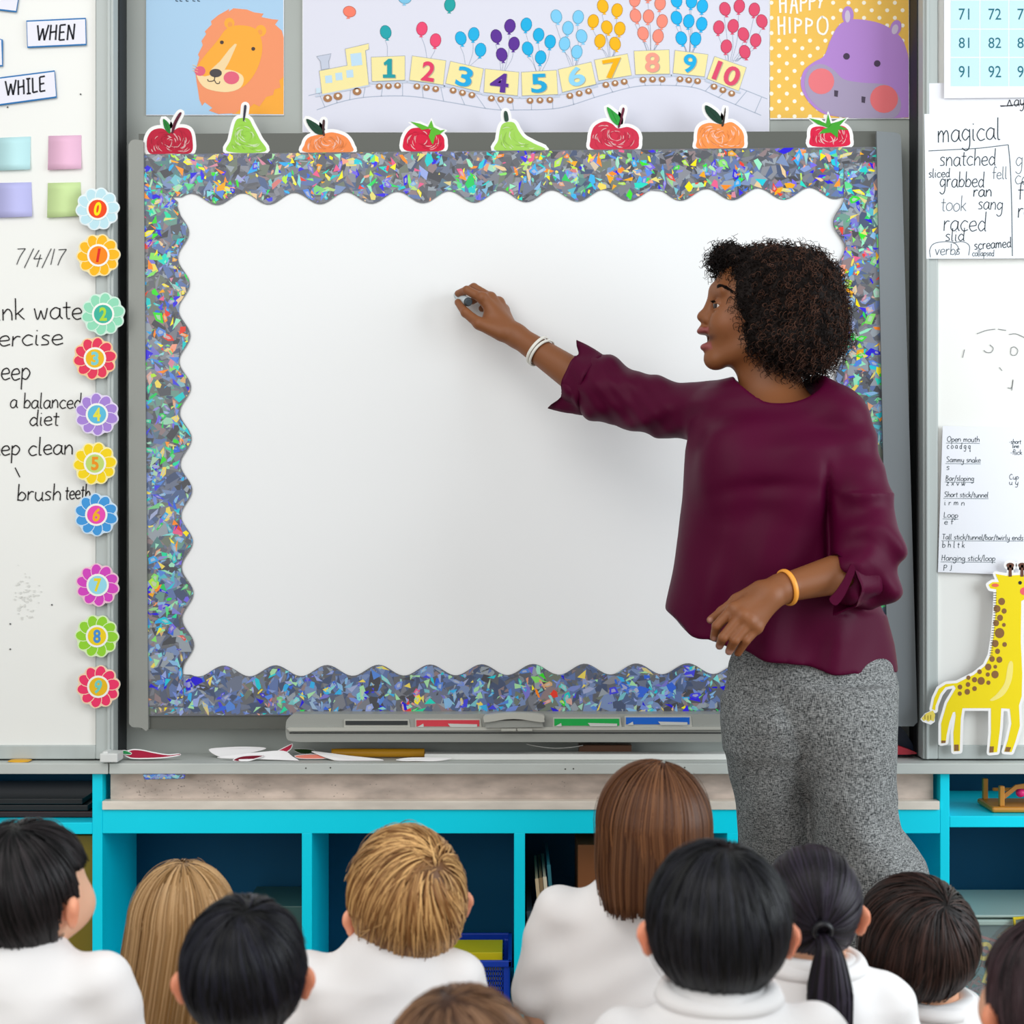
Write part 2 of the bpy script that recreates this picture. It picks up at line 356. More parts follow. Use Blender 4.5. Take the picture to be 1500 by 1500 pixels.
g = G(); g.poly(crom([(709, 1056), (712, 1048), (752, 1044.5), (793, 1047), (797, 1054), (793, 1058), (752, 1053), (714, 1058)], True, 4), -.140, t=.02); g.mesh('eraser', m_plastic_l, t, attr=False, bevel=.003, label='pale curved eraser grip')
g = G(); g.poly([(712, 1056), (794, 1055), (796, 1065), (711, 1066)], -.134, t=.02); g.mesh('eraser_holder', m_plastic, t, attr=False, bevel=.003)
for x in (734, 758):
    g = G(); g.pbox(x, 1067, x+22, 1071, -.131, .01); g.mesh('button', m_plastic_l, t, attr=False, bevel=.001)

# ---------------------------------------------------------------- holographic border strips
pal_hot = ['#ffe600', '#ffee20', '#f0a818', '#ff8c20', '#e84030', '#e8608c', '#f0a088', '#e8c898', '#18c8c8', '#20d8c0', '#28d860', '#3ae02c', '#88e068', '#98e8c0', '#2818d8', '#3a28e0', '#7868e0', '#5888e0', '#30a8e8', '#b8e840']
pal_cold = ['#3868d8', '#5888d8', '#2818d8', '#4848e0', '#7890d8', '#88b8e0', '#38b0e8', '#20c8d8', '#80d8d8', '#98a8e0', '#f0d860', '#a8e0a8']
pal_green = ['#20d8a0', '#28c860', '#38d830', '#60d888', '#88e0b0', '#20c8c8', '#58b8c8', '#a0e0c0', '#ffe830', '#ff9830', '#7868e0']
def zone(x, y):
    v = math.sin(x*.013+1.3)*math.cos(y*.011-.4)+.6*math.sin(x*.031-y*.023)+.3*math.sin(y*.041+2)
    if 560 < y < 690 or v > .75: return pal_green if random.random() < .6 else pal_cold
    if y > 690 and v < .35: return pal_cold
    return pal_hot if random.random() < .8 else pal_cold
def inside(poly, X, Yy):
    p = np.array(poly); x1, y1 = p[:, 0], p[:, 1]; x2, y2 = np.roll(x1, -1), np.roll(y1, -1)
    r = np.zeros(len(X), bool)
    for a, b, c, d in zip(x1, y1, x2, y2):
        cond = ((b > Yy) != (d > Yy)); xx = (c-a)*(Yy-b)/((d-b) if d != b else 1e-9)+a; r ^= cond & (X < xx)
    return r
def strip(outline, lab, n_dim, n_hot, seed, Y=-.0702, group='holographic border strips'):
    random.seed(seed); g = G(); g.poly(outline, Y, '#6a6c72', t=.0006)
    A = np.array(outline); x0, y0 = A.min(0); x1, y1 = A.max(0)
    cand = []
    for i in range(n_dim+n_hot):
        hot = i >= n_dim; cx, cy = random.uniform(x0, x1), random.uniform(y0, y1)
        if hot: r = random.choice([4, 6, 8, 9.5, 12]); el = random.choice([.3, .45, .65])
        else: r = random.uniform(8, 20); el = random.uniform(.3, .9)
        rot = random.uniform(0, math.pi); k = random.choice([3, 3, 4, 5]); a0 = random.uniform(0, 6)
        pts = []
        for j in range(k):
            a = a0+2*math.pi*(j+random.uniform(-.25, .25))/k; rr = r*random.uniform(.55, 1.15)
            u, v = rr*math.cos(a), rr*el*math.sin(a); pts.append((cx+u*math.cos(rot)-v*math.sin(rot), cy+u*math.sin(rot)+v*math.cos(rot)))
        z = zone(cx, cy)
        if hot and math.sin(cx*.07+1.1*math.sin(cy*.05))*math.sin(cy*.083+cx*.021) < random.uniform(-1.0, .35): continue
        if hot:
            col = np.array(lin(random.choice(z))); 
            if random.random() < .22: col = col*.6+.18
        else:
            b = random.choice(['#4c4d52', '#5a5c62', '#7c7e86', '#8a8c94', '#70788c', '#5d6478', '#907e80', '#747c70', '#98a0a8', '#62646a'])
            if z is pal_cold and random.random() < .6: b = random.choice(['#56688c', '#6478a8', '#7c90b8', '#4c5874'])
            if z is pal_green and random.random() < .4: b = random.choice(['#5c8484', '#70988c', '#607888'])
            col = np.array(lin(b))
        cand.append((pts, tuple(col), hot, i))
    allp = np.array([p for c in cand for p in c[0]]); ins = inside(outline, allp[:, 0], allp[:, 1]); q = 0; cnt = 0
    for pts, col, hot, i in cand:
        fl = ins[q:q+len(pts)]; q += len(pts)
        if not fl.any(): continue
        if not fl.all():
            for _ in range(4):
                bad = np.where(~fl)[0]
                if not len(bad): break
                c = np.mean([p for p, f_ in zip(pts, fl) if f_], 0)
                for b_ in bad: pts[b_] = tuple((np.array(pts[b_])+c)/2)
                fl = inside(outline, np.array([p[0] for p in pts]), np.array([p[1] for p in pts]))
            if not fl.all(): continue
        cnt += 1; yy = Y-.00004-(.0003*(cnt/len(cand)))
        g.poly(pts, yy, col)
        if hot and len(pts) > 3 and random.random() < .4:
            c = np.mean(pts, 0); g.poly([tuple(c+(np.array(p)-c)*.5) for p in pts], yy-.0004, tuple(min(1, v*.4+.35) for v in col))
    o = g.mesh('border_strip', m_foil); tag(o, lab, 'border', group); return o
Pd = 75.5
top = [(201, 226), (1287, 215)]
top += [(1286, 268)] + [(x, 292-(x-300)*.0095+8.6*math.cos(2*math.pi*(x-318)/Pd)) for x in range(1236, 262, -5)] + [(202, 286)]
strip(top, 'sparkling grey holographic scalloped border strip along the top of the board', 1700, 1350, 11)
bot = [(208, 1049), (1304, 1043), (1304, 984)] + [(x, 983-(x-300)*.005-8*math.cos(2*math.pi*(x-328)/Pd)) for x in range(1240, 276, -5)] + [(208, 985)]
strip(bot, 'bluish holographic scalloped border strip along the bottom of the board', 1500, 1150, 12)
lef = [(201, 240)] + [(268+(y-300)*.012+8.4*math.cos(2*math.pi*(y-340)/Pd), y) for y in range(296, 984, 5)] + [(270, 1036), (208, 1036)]
strip(lef, 'holographic scalloped border strip down the left side of the board', 1300, 1050, 13, Y=-.0716)
rig = [(1292, 236)] + [(1304, 1030), (1244, 1030)] + [(1228+(y-300)*.014-8.4*math.cos(2*math.pi*(y-326)/Pd), y) for y in range(972, 286, -5)] + [(1236, 240)]
strip(rig, 'holographic scalloped border strip down the right side behind the teacher', 1300, 1050, 14, Y=-.0716)
strip([(209, 1133.5), (272, 1133.5), (271, 1141), (211, 1142)], 'small holographic scrap stuck under the front edge of the ledge', 90, 60, 15, Y=Yl-.001, group='holographic scraps')

# ---------------------------------------------------------------- fruit cutouts on top of the board
Yf = -.0664
def fruit(name, outline, extras, col, strokes, lab, back=None, seed=0):
    random.seed(seed); g = G(); o = crom(outline, True, 5)
    g.poly(offset(o, 5), Yf, '#f1f0ee', t=.0003, edge='#e8e8e6')
    for e, c in extras:                               # paper margin round leaves and stalks
        g.poly(offset(crom(e, True, 4) if len(e) < 9 else e, 4.5 if len(e) < 9 else 3.5), Yf+.00015, '#f1f0ee')
    g.poly(o, Yf-.0002, col)
    A = np.array(o); x0, y0 = A.min(0); x1, y1 = A.max(0); base = np.array(lin(col)); cx, cy = (x0+x1)/2, (y0+y1)/2
    for i in range(strokes):
        x, y = random.uniform(x0, x1), random.uniform(y0, y1); L = random.uniform(5, 14)
        a = math.atan2(y-cy, (x-cx)*.6)+math.pi/2+random.uniform(-.3, .3); q = [(x+math.cos(a+k*.12)*L*k/4, y+math.sin(a+k*.12)*L*k/4) for k in range(5)]
        if not inside(offset(o, -3), np.array([p[0] for p in q]), np.array([p[1] for p in q])).all(): continue
        c = base*random.uniform(.7, .95) if random.random() < .55 else base*.5+np.array([.42, .4, .38])
        g.ribbon(q, random.uniform(.8, 1.7), Yf-.0004-i*3e-6, tuple(c), taper=True)
    for e, c in extras: g.poly(crom(e, True, 4) if len(e) < 9 else e, Yf-.0012, c)
    for e, c in extras:
        A2 = np.array(e)
        m = A2.mean(0); q = [tuple(m+(A2[0]-m)*k) for k in (-.6, -.2, .2, .6)]; g.ribbon(q, .8, Yf-.0013, tuple(np.array(lin(c))*.5))
    ob = g.mesh(name, m_print); tag(ob, lab, 'paper cutout', None); return ob
fruit('apple_cutout', [(249, 194), (262, 187), (277, 190), (282, 205), (279, 224), (250, 225), (220, 225), (215, 207), (222, 192), (237, 188)], [([(249, 196), (241, 188), (239, 174), (248, 182)], '#1f7a30'), ([(251, 194), (254, 180), (262, 166), (266, 166), (259, 180), (254, 194)], '#5c1a30')], '#bb1838', 130, 'dark red apple paper cutout, leftmost fruit on the board top', seed=1)
fruit('pear_cutout', [(345, 178), (353, 173), (364, 174), (370, 184), (380, 203), (388, 222), (334, 222), (338, 205)], [([(356, 176), (357, 160), (358, 154), (361, 155), (360, 165), (358, 176)], '#3b3a4a')], '#98cf4c', 110, 'upright green pear paper cutout below the lion poster', seed=2)
fruit('orange_cutout', [(474, 196), (488, 194), (506, 200), (515, 213), (512, 223), (448, 223), (446, 212), (453, 201)], [([(473, 197), (462, 195), (452, 184), (449, 174), (462, 180), (470, 187)], '#14402c'), ([(473, 198), (472, 186), (473, 176), (476, 177), (475, 190), (476, 198)], '#4a3030')], '#f08a4c', 120, 'orange fruit paper cutout left of the train poster', seed=3)
fruit('strawberry_cutout', [(600, 190), (615, 187), (632, 190), (647, 198), (651, 208), (645, 221), (596, 221), (591, 206)], [([(632, 188), (618, 190), (601, 178), (615, 181), (627, 186), (632, 176), (635, 186), (645, 191), (652, 190), (644, 197), (638, 198), (634, 212), (628, 200)], '#5ab22c')], '#d4143c', 100, 'red strawberry paper cutout under the second train wagon', seed=4)
fruit('pear_cutout', [(734, 185), (742, 179), (753, 180), (760, 192), (768, 202), (782, 210), (797, 220), (728, 221), (730, 205)], [([(740, 178), (738, 170), (739, 163), (743, 164), (745, 176)], '#2e4a3c')], '#9fd058', 110, 'leaning green pear paper cutout under the fifth train wagon', seed=5)
fruit('apple_cutout', [(905, 188), (920, 186), (933, 193), (936, 206), (928, 219), (870, 219), (865, 204), (870, 186), (884, 178), (896, 181)], [([(906, 184), (895, 175), (889, 157), (899, 163), (908, 172)], '#2c9c3c'), ([(905, 186), (909, 172), (912, 158), (915, 160), (912, 172), (908, 186)], '#6a2038')], '#cc2c48', 120, 'bright red apple paper cutout under the eighth train wagon', seed=6)
fruit('orange_cutout', [(1057, 182), (1072, 179), (1086, 190), (1090, 204), (1083, 218), (1025, 218), (1021, 205), (1024, 187), (1038, 180)], [([(1057, 182), (1044, 176), (1034, 164), (1034, 154), (1048, 162), (1056, 172)], '#143c2c'), ([(1057, 184), (1060, 170), (1062, 158), (1063, 160), (1062, 172), (1060, 184)], '#3a3028')], '#f8924c', 120, 'orange fruit paper cutout left of the hippo poster', seed=7)
fruit('strawberry_cutout', [(1189, 188), (1202, 185), (1215, 188), (1232, 184), (1242, 190), (1245, 203), (1240, 214), (1190, 214), (1187, 200)], [([(1213, 187), (1198, 182), (1185, 173), (1200, 176), (1210, 181), (1213, 166), (1217, 181), (1228, 178), (1240, 173), (1230, 184), (1243, 190), (1228, 190), (1227, 202), (1217, 194), (1200, 196), (1206, 189)], '#40a02c')], '#d81c44', 100, 'red strawberry paper cutout at the lower left of the hippo poster', seed=8)
# ---------------------------------------------------------------- posters on the back wall
def paper(name, outline, Y, lab, cat, draw, col='#e9e9ee', t=.0015, group=None):
    g = G(); g.poly(outline, Y, col, t=t); draw(g, Y)
    o = g.mesh(name, m_print); tag(o, lab, cat, group); return o
def d_lion(g, Y):
    g.poly(rect(214, -60, 415, 168), Y-.0002, '#a9cbe6')
    for x in (256, 262, 271, 281, 288): g.ribbon([(x, -9), (x+1, -3), (x+2, 1.6), (x+5, 1.8)], 1.6, Y-.0004, '#33475c')
    g.poly([(340, 167), (352, 158), (392, 140), (415.5, 100), (415.5, 167.5)], Y-.0003, '#f4a83c')
    g.poly([(345, 166), (320, 167), (306, 162), (311, 158), (300, 150), (296, 155), (292, 146), (290, 132), (288, 120), (286, 105), (292, 84), (290, 80), (297, 66), (295, 60), (302, 50), (300, 46), (310, 36), (309, 31), (320, 22), (336, 13), (335, 17), (342, 12), (362, 14), (372, 18), (386, 20), (383, 25), (398, 28), (408, 29), (403, 36), (413, 45), (415.5, 55), (415.5, 112), (409, 118), (411, 128), (402, 131), (400, 139), (390, 142), (380, 156), (372, 152), (358, 164), (352, 160)], Y-.0005, '#ef9468')
    g.poly(circ(336, 34, 7.5, 8), Y-.0006, '#f6ab3e'); g.poly(circ(382, 45, 8, 8.5), Y-.0006, '#f6ab3e')
    g.poly(circ(337, 36, 3.5, 4), Y-.0007, '#ee9a50'); g.poly(circ(381, 47, 3.5, 4), Y-.0007, '#ee9a50')
    g.poly(crom([(332, 42), (350, 37), (372, 41), (382, 55), (384, 75), (378, 98), (366, 118), (350, 130), (325, 132), (300, 124), (287, 104), (298, 84), (318, 60)], True, 4), Y-.0008, '#f6aa3c')
    g.poly(crom([(288, 104), (300, 112), (330, 102), (352, 108), (357, 118), (350, 130), (330, 135), (303, 130), (291, 118)], True, 4), Y-.0009, '#f3d7a4')
    g.poly([(347, 65), (344, 64), (336, 72), (322, 90), (309, 102), (316, 110), (328, 104), (336, 90)], Y-.00095, '#f0d3a2')
    for c in ((325, 62), (371, 71.5)): g.poly(circ(*c, 2.8), Y-.0011, '#4a3c38')
    g.poly(circ(293, 104, 8, 7.2), Y-.0011, '#e0647c'); g.poly(circ(339, 114, 11.5, 9.5), Y-.0011, '#e0647c')
    g.poly(circ(316, 107, 9, 6.2), Y-.0013, '#4c4648')
    for q in ([(315, 112), (313, 118), (306, 119), (304, 116)], [(314, 117), (317, 122), (321, 122), (322, 119)]): g.ribbon(crom(q, n=4), 1.2, Y-.0014, '#3c3434')
    for y in (98, 102, 106): g.ribbon([(282, y-3), (290, y)], .7, Y-.0014, '#f3c890')
paper('lion_poster', rect(214, -60, 416, 169), -.003, 'light blue poster of a smiling orange lion above the board', 'poster', d_lion)
def rotrect(a, b, c, d): return [a, b, c, d]
def balloon(g, x, y, c, Y, rx=7.6, ry=9.6, tilt=.12):
    g.poly(circ(x, y, rx+.8, ry+.8, 16, tilt), Y, tuple(np.array(lin(c))*.55)); g.poly(circ(x, y, rx, ry, 16, tilt), Y-.0002, c)
    a = (x-math.sin(tilt)*ry, y+ry*math.cos(tilt)); g.poly([(a[0], a[1]-1), (a[0]-3, a[1]+3), (a[0]+3, a[1]+3)], Y-.0002, c)
def d_train(g, Y):
    g.poly(rect(444, -80, 1126, 193), Y-.0001, '#dadae6')
    rail = '#a8b2c4'
    low = crom([(464, 161), (500, 149), (540, 142), (600, 141), (660, 150), (720, 160), (760, 161), (820, 158), (880, 140), (930, 127), (975, 125), (1020, 129), (1060, 146), (1115, 169)], n=6)
    up = crom([(452, 140), (500, 129), (545, 121), (600, 119), (655, 127), (705, 138), (760, 143), (820, 139), (873, 124), (925, 113), (980, 110), (1032, 114), (1080, 128), (1124, 145)], n=6)
    for q in (low, up): g.ribbon(q, 1.2, Y-.0003, rail)
    for i in range(2, len(low), 3):
        if i < len(up): g.ribbon([(up[i][0]-1, up[i][1]), low[i]], 1, Y-.0003, rail)
    for i in range(40):
        pass
    B = [('#18a0a8', [(565, 47)], 568, 82), ('#e84870', [(618, 42), (638, 59)], 628, 86), ('#18aee0', [(675, 56), (694, 50), (704, 73)], 684, 96), ('#5a2c92', [(727, 53), (747, 38), (753, 64), (735, 80)], 736, 103), ('#18aee0', [(771, 36), (789, 51), (773, 71), (806, 61), (792, 84)], 790, 104), ('#7cc8ec', [(815, 24), (847, 25), (832, 41), (852, 53), (827, 64), (845, 76)], 842, 96), ('#f4b410', [(883, 9), (904, 15), (869, 31), (889, 40), (908, 42), (879, 60), (901, 64)], 895, 84), ('#f08c78', [(930, 0), (967, 5), (931, 23), (950, 24), (970, 31), (942, 49), (964, 53), (950, -8)], 954, 75), ('#18b0e8', [(991, 1), (1013, 2), (1029, 9), (991, 26), (1009, 31), (1028, 35), (998, 56), (1019, 57), (1010, -16)], 1010, 77), ('#dc4c6c', [(1062, 13), (1083, 9), (1105, 14), (1116, 31), (1053, 40), (1074, 38), (1089, 50), (1107, 59), (1064, 68), (1091, 76)], 1068, 90)]
    k = 0
    for c, pos, bx, by in B:
        for (x, y) in pos:
            g.ribbon(crom([(x-1, y+12), (x+(bx-x)*.3+1.5, y+(by-y)*.6), (bx+(x-bx)*.25, by)], n=4), .6, Y-.00035, '#98a4b8')
        for (x, y) in pos: balloon(g, x, y, c, Y-.0005-k*1e-6, tilt=.12 if (k % 3) else -.25); k += 1
    balloon(g, 512, 17, '#f07c64', Y-.0005, 9, 7.6, .25); balloon(g, 659, 7, '#18a0a0', Y-.0005, tilt=.1); balloon(g, 593, -2, '#7cc0e0', Y-.0005, 9, 7)
    carts = [('1', '#18989f', [(544, 84), (593, 82), (593, 117), (545, 119)], (561, 87, 576, 114)), ('2', '#e03c64', [(604, 82), (653, 89), (649, 124), (600, 117)], (618, 90, 637, 119)), ('3', '#18a6dc', [(660, 90), (708, 101), (702, 134), (653, 122)], (669, 98, 692, 127)), ('4', '#5a2c92', [(711, 101), (760, 106), (758, 140), (709, 135)], (718, 107, 745, 135)), ('5', '#18a4d4', [(764, 106), (815, 103), (817, 138), (765, 140)], (778, 108, 801, 136)), ('6', '#8cd0ee', [(818, 102), (866, 91), (873, 123), (824, 135)], (832, 98, 856, 126)), ('7', '#f4b000', [(871, 88), (919, 79), (925, 110), (877, 118)], (884, 86, 912, 114)), ('8', '#f49c88', [(929, 75), (980, 73), (981, 108), (931, 109)], (945, 77, 966, 106)), ('9', '#18ace0', [(989, 74), (1037, 80), (1032, 112), (986, 107)], (1001, 79, 1020, 107)), ('10', '#dc4c6c', [(1047, 83), (1093, 99), (1082, 133), (1036, 115)], (1046, 94, 1084, 123))]
    for s, c, q, bx in carts:
        g.poly(offset(q, .8), Y-.0008, '#8f99a8'); g.poly(q, Y-.001, '#f0e2a0')
        a, b = np.array(q[3]), np.array(q[2]); g.ribbon([tuple(a+[-3, 3]), tuple(b+[3, 3])], 3, Y-.001, '#c2cbdb')
        for u in (.22, .5, .78):
            w = a+(b-a)*u+np.array([0, 8]); g.poly(circ(w[0], w[1], 5, 4.5), Y-.0012, '#a87850'); g.poly(circ(w[0], w[1]-1, 2, 2), Y-.0014, '#f0e8dc')
        rot = math.atan2(*(b-a)[::-1])
        if s == '1':
            q = [(562, 92), (569, 86), (574, 86), (574, 109), (579, 109), (579, 114), (561, 114), (561, 109), (567, 109), (567, 94), (563, 96)]; g.poly([(x+1.2, y+1) for x, y in q], Y-.0013, '#b8b090'); g.poly(q, Y-.0015, c); continue
        text(g, s, bx[0]+1.2, bx[1]+1, bx[2]+1.2, bx[3]+1, Y-.0013, '#b8b090', bold=.025, rot=rot); text(g, s, *bx, Y-.0015, c, bold=.025, rot=rot)
    for q, c in (([(468, 104), (509, 96), (506, 72), (540, 64), (540, 72), (535, 74), (540, 125), (472, 138)], '#f0e2a0'), ([(464, 83), (485, 79), (481, 90), (482, 100), (471, 102), (470, 90)], '#c2c8d8')):
        g.poly(offset(q, .8), Y-.001, '#8f99a8'); g.poly(q, Y-.0012, c)
    g.poly([(513, 79), (529, 77), (531, 95), (515, 97)], Y-.0014, '#bcd8ea')
    for x, y in ((476, 111), (491, 107), (507, 103)): g.poly([(x, y), (x+10, y-1), (x+11, y+10), (x+1, y+11)], Y-.0014, '#bcd8ea')
    g.poly([(463, 129), (470, 129), (470, 136), (463, 137)], Y-.0013, '#c8dce8'); g.ribbon([(462, 141), (542, 125)], 2.4, Y-.0013, '#c2cbdb')
    for w in ((480, 144), (495, 141), (523, 134)): g.poly(circ(*w, 6.5, 5.5), Y-.0013, '#a87850'); g.poly(circ(w[0], w[1]-1, 2.4), Y-.0015, '#f0e8dc')
paper('train_poster', rect(443, -80, 1127, 194), -.004, 'wide white poster of a yellow number train with balloons, one to ten', 'poster', d_train)
def d_hippo(g, Y):
    g.poly(rect(1128, -60, 1331, 173), Y-.0001, '#efbf58')
    rows = [(-15, 1130), (3, 1140), (21, 1130)]
    for r in range(-3, 16):
        for k in range(10):
            x = 1130+k*22.6+(11.3 if r % 2 else 0); y = 4+r*11.1
            if x < 1328 and not (1134 < x < 1220 and y < 55): g.poly(circ(x, y, 3, n=10), Y-.0002, '#fbf3df')
    # brushed two-line title
    w = '#f7f4ea'; zi = [0]
    def st(q, ww=2.9): zi[0] += 1; g.ribbon(crom(q, n=4), ww, Y-.0005-zi[0]*1e-5, w)
    def H_(x, y, h): st([(x, y), (x+1, y+h)]); st([(x+9, y), (x+9, y+h)]); st([(x, y+h*.52), (x+9, y+h*.48)])
    def P_(x, y, h): st([(x, y), (x, y+h)]); st([(x, y+1), (x+8, y+h*.2), (x+7, y+h*.45), (x, y+h*.5)])
    H_(1142, -9, 28); st([(1158, 20), (1163, -8), (1168, 20)]); st([(1158, 8), (1168, 8)]); P_(1173, -9, 26); P_(1186, -11, 26); st([(1198, -10), (1202, 3), (1207, -10)]); st([(1202, 2), (1200, 12)])
    H_(1140, 24, 27); st([(1156.5, 25), (1157, 49)]); P_(1165, 26, 23); P_(1181, 26, 24); st([(1204, 24), (1198, 32), (1199, 46), (1207, 50), (1212, 42), (1211, 29), (1204, 24)])
    body = '#b487ce'
    g.poly(circ(1242, 22, 8.5, 13), Y-.0008, body); g.poly(circ(1312, 41, 8, 12, rot=.3), Y-.0008, body)
    g.poly(circ(1241.5, 24, 4, 9), Y-.0012, '#cfc0d4'); g.poly(circ(1311, 43, 4.5, 7.5, rot=.3), Y-.0012, '#cfc0d4')
    g.poly(crom([(1215, 62), (1225, 42), (1236, 32), (1252, 28), (1282, 32), (1305, 42), (1322, 58), (1330, 80)], n=4)+[(1331, 90), (1331, 172), (1310, 173)]+crom([(1228, 171), (1205, 166), (1187, 152), (1176, 135), (1173, 120), (1178, 103), (1192, 91), (1207, 82), (1215, 62)], n=4), Y-.001, body)
    g.poly(crom([(1180, 112), (1188, 98), (1205, 94), (1222, 103), (1236, 116), (1262, 121), (1298, 124), (1314, 136), (1320, 155), (1312, 171), (1290, 173), (1235, 172), (1205, 162), (1186, 144), (1179, 128)], True, 4), Y-.0013, '#a99bb8')
    g.poly(circ(1203, 119, 19), Y-.0015, '#ea7a80'); g.poly(circ(1295, 145, 20.5), Y-.0015, '#e87478')
    for c in ((1240, 82.5), (1285, 93)): g.poly(circ(*c, 4.8), Y-.0015, '#493a52')
    for x, y in ((1225, 137), (1265, 146)): g.poly([(x-3, y-5), (x+3, y-4), (x+2, y+5), (x-3, y+4)], Y-.0016, '#4c4254')
paper('hippo_poster', [(1127, -60), (1331, -60), (1332, 174), (1128, 175)], -.0045, 'yellow dotted poster of a purple hippo with pink cheeks', 'poster', d_hippo)

# ---------------------------------------------------------------- right board papers
Yr = -.1065
def d_blank(g, Y):
    for q in ([(1465, 155), (1484, 155)], [(1475, 156), (1479, 146)], [(1479, 146), (1482, 155)]): g.ribbon(q, 1.4, Y-.0003, '#30353a')
    hand(g, 'ay', 1485, 155, 9, 1.4, Y-.0003, '#30353a'); g.ribbon([(1466, 156), (1500, 152), (1540, 150)], 1.2, Y-.0003, '#30353a')
paper('paper_sheet', [(1361, 122), (1560, 118), (1562, 320), (1362, 320)], Yr, 'plain white sheet with an underlined heading, mostly hidden under the number chart', 'paper', d_blank)
def d_chart(g, Y):
    xs = [1392, 1435.5, 1478, 1520.5, 1563]; ys = [-43, 0, 42.5, 84, 127]
    for i in range(4):
        for j in range(4):
            g.poly(rect(xs[i]+.8, ys[j]+.8, xs[i+1]-.8, ys[j+1]-.8), Y-.0002, '#c3e3f1')
            if j: text(g, f'{(6+j)}{i+1}', xs[i]+12.5, ys[j]+12.5, xs[i+1]-11.5-(4 if i == 0 else 0), ys[j+1]-13.5, Y-.0004, '#1f6c78')
paper('number_chart', [(1383, -60), (1600, -60), (1600, 142), (1383, 144)], Yr-.006, 'white number chart of pale blue squares showing 71 to 92, top right', 'chart', d_chart, t=.002)
def d_magic(g, Y):
    y = Y-.0003; k = '#2c3a40'; k2 = '#5a666c'
    hand(g, 'magical', 1373, 209, 17, 1.6, y, k, rot=-.05, slant=.05, sx=.98)
    g.ribbon(crom([(1360, 221), (1400, 219), (1435, 217), (1477, 212)], n=3), 1.3, y, k2); g.ribbon(crom([(1477, 212), (1480, 245), (1482, 300), (1483, 375)], n=4), 1.4, y, k2)
    hand(g, 'snatched', 1376, 243, 13, 1.4, y, k, sx=.98, rot=-.01); hand(g, 'sliced', 1360, 260, 7, 1.2, y, k, sx=1.1, rot=-.02); hand(g, 'grabbed', 1376, 274, 12, 1.4, y, k, sx=.92); hand(g, 'fell', 1453, 262, 9.5, 1.1, y, k2, rot=-.03)
    hand(g, 'ran', 1425, 288, 10, 1.5, y, k, sx=1.15); hand(g, 'took', 1378, 309, 12, 1.1, y, k2, sx=1.02); hand(g, 'sang', 1432, 306, 11, 1.3, y, k, sx=1.0, rot=.05)
    hand(g, 'raced', 1381, 338, 15, 1.4, y, k, sx=1.03); hand(g, 'slid', 1384, 353, 10, 1.3, y, k, sx=1.2); hand(g, 'verbs', 1369, 373, 8.5, 1.1, y, k2, sx=1.15); hand(g, 'screamed', 1427, 366, 8, 1.3, y, k, sx=1.0, rot=-.08); hand(g, 'collapsed', 1424, 375, 5, 1, y, k2, sx=.95)
    g.ribbon(crom([(1363, 377), (1362, 366), (1368, 357), (1384, 354), (1398, 356), (1404, 364), (1399, 374)], n=4), 1.1, y, k2); g.ribbon(crom([(1396, 356), (1410, 354), (1420, 360), (1419, 374)], n=4), 1.1, y, k2)
    hand(g, 'g', 1487, 244, 13, 1.1, y, k2); hand(g, 'caught', 1486, 270, 12, 1.1, y, k2); hand(g, 'flew', 1490, 293, 14, 1.5, y, k); hand(g, 'rang', 1490, 319, 14, 1.5, y, k)
paper('word_sheet', [(1354, 167), (1570, 165), (1572, 378), (1357, 379)], Yr-.0035, 'white sheet of handwritten action words headed magical', 'paper', d_magic, col='#eef0f5')
def d_letters(g, Y):
    y = Y-.0003; k = '#2e4048'; k2 = '#52666c'
    L = [(1387, 647, 'Open mouth', 5.0, .85, 1), (1387, 657, 'c o a d g q', 5.2, .62, 0), (1386, 677, 'Sammy snake', 4.8, .82, 1), (1386, 688, 's', 5.5, 1, 0), (1385, 704, 'Bar/sloping', 4.6, .85, 1), (1386, 711, 'z x v w', 4.6, .9, 0), (1383, 728, 'Short stick/tunnel', 4.7, .82, 1), (1383, 740, 'i r m n', 5, .95, 0), (1382, 758, 'Loop', 4.8, 1, 1), (1383, 768, 'e f', 5, 1, 0), (1380, 790, 'Tall stick/tunnel/bar/twirly ends', 4.6, .85, 1), (1380, 802, 'b h l t k', 5.4, .8, 0), (1379, 821, 'Hanging stick/loop', 5, .9, 1), (1382, 832, 'p j', 5, 1, 0), (1478, 650, '-short', 4, .8, 0), (1483, 656, 'line', 3.6, .8, 0), (1480, 666, '-flick', 4.4, .8, 0), (1478, 702, 'Cup', 4.4, .9, 0), (1478, 710, 'u y', 4.6, 1, 0)]
    for (x, yy, s, xh, sx, ul) in L:
        e = hand(g, s, x, yy, xh*.92, .85, y, k, sx=sx*1.42, rot=.01)
        if ul: g.ribbon([(x-1, yy+2), (min(e, 1560), yy+2.6)], .7, y, k2)
paper('letter_sheet', [(1381, 624), (1590, 630), (1592, 846), (1374, 838)], Yr, 'white sheet of handwritten letter shapes behind the giraffe head', 'paper', d_letters, col='#eceef4')

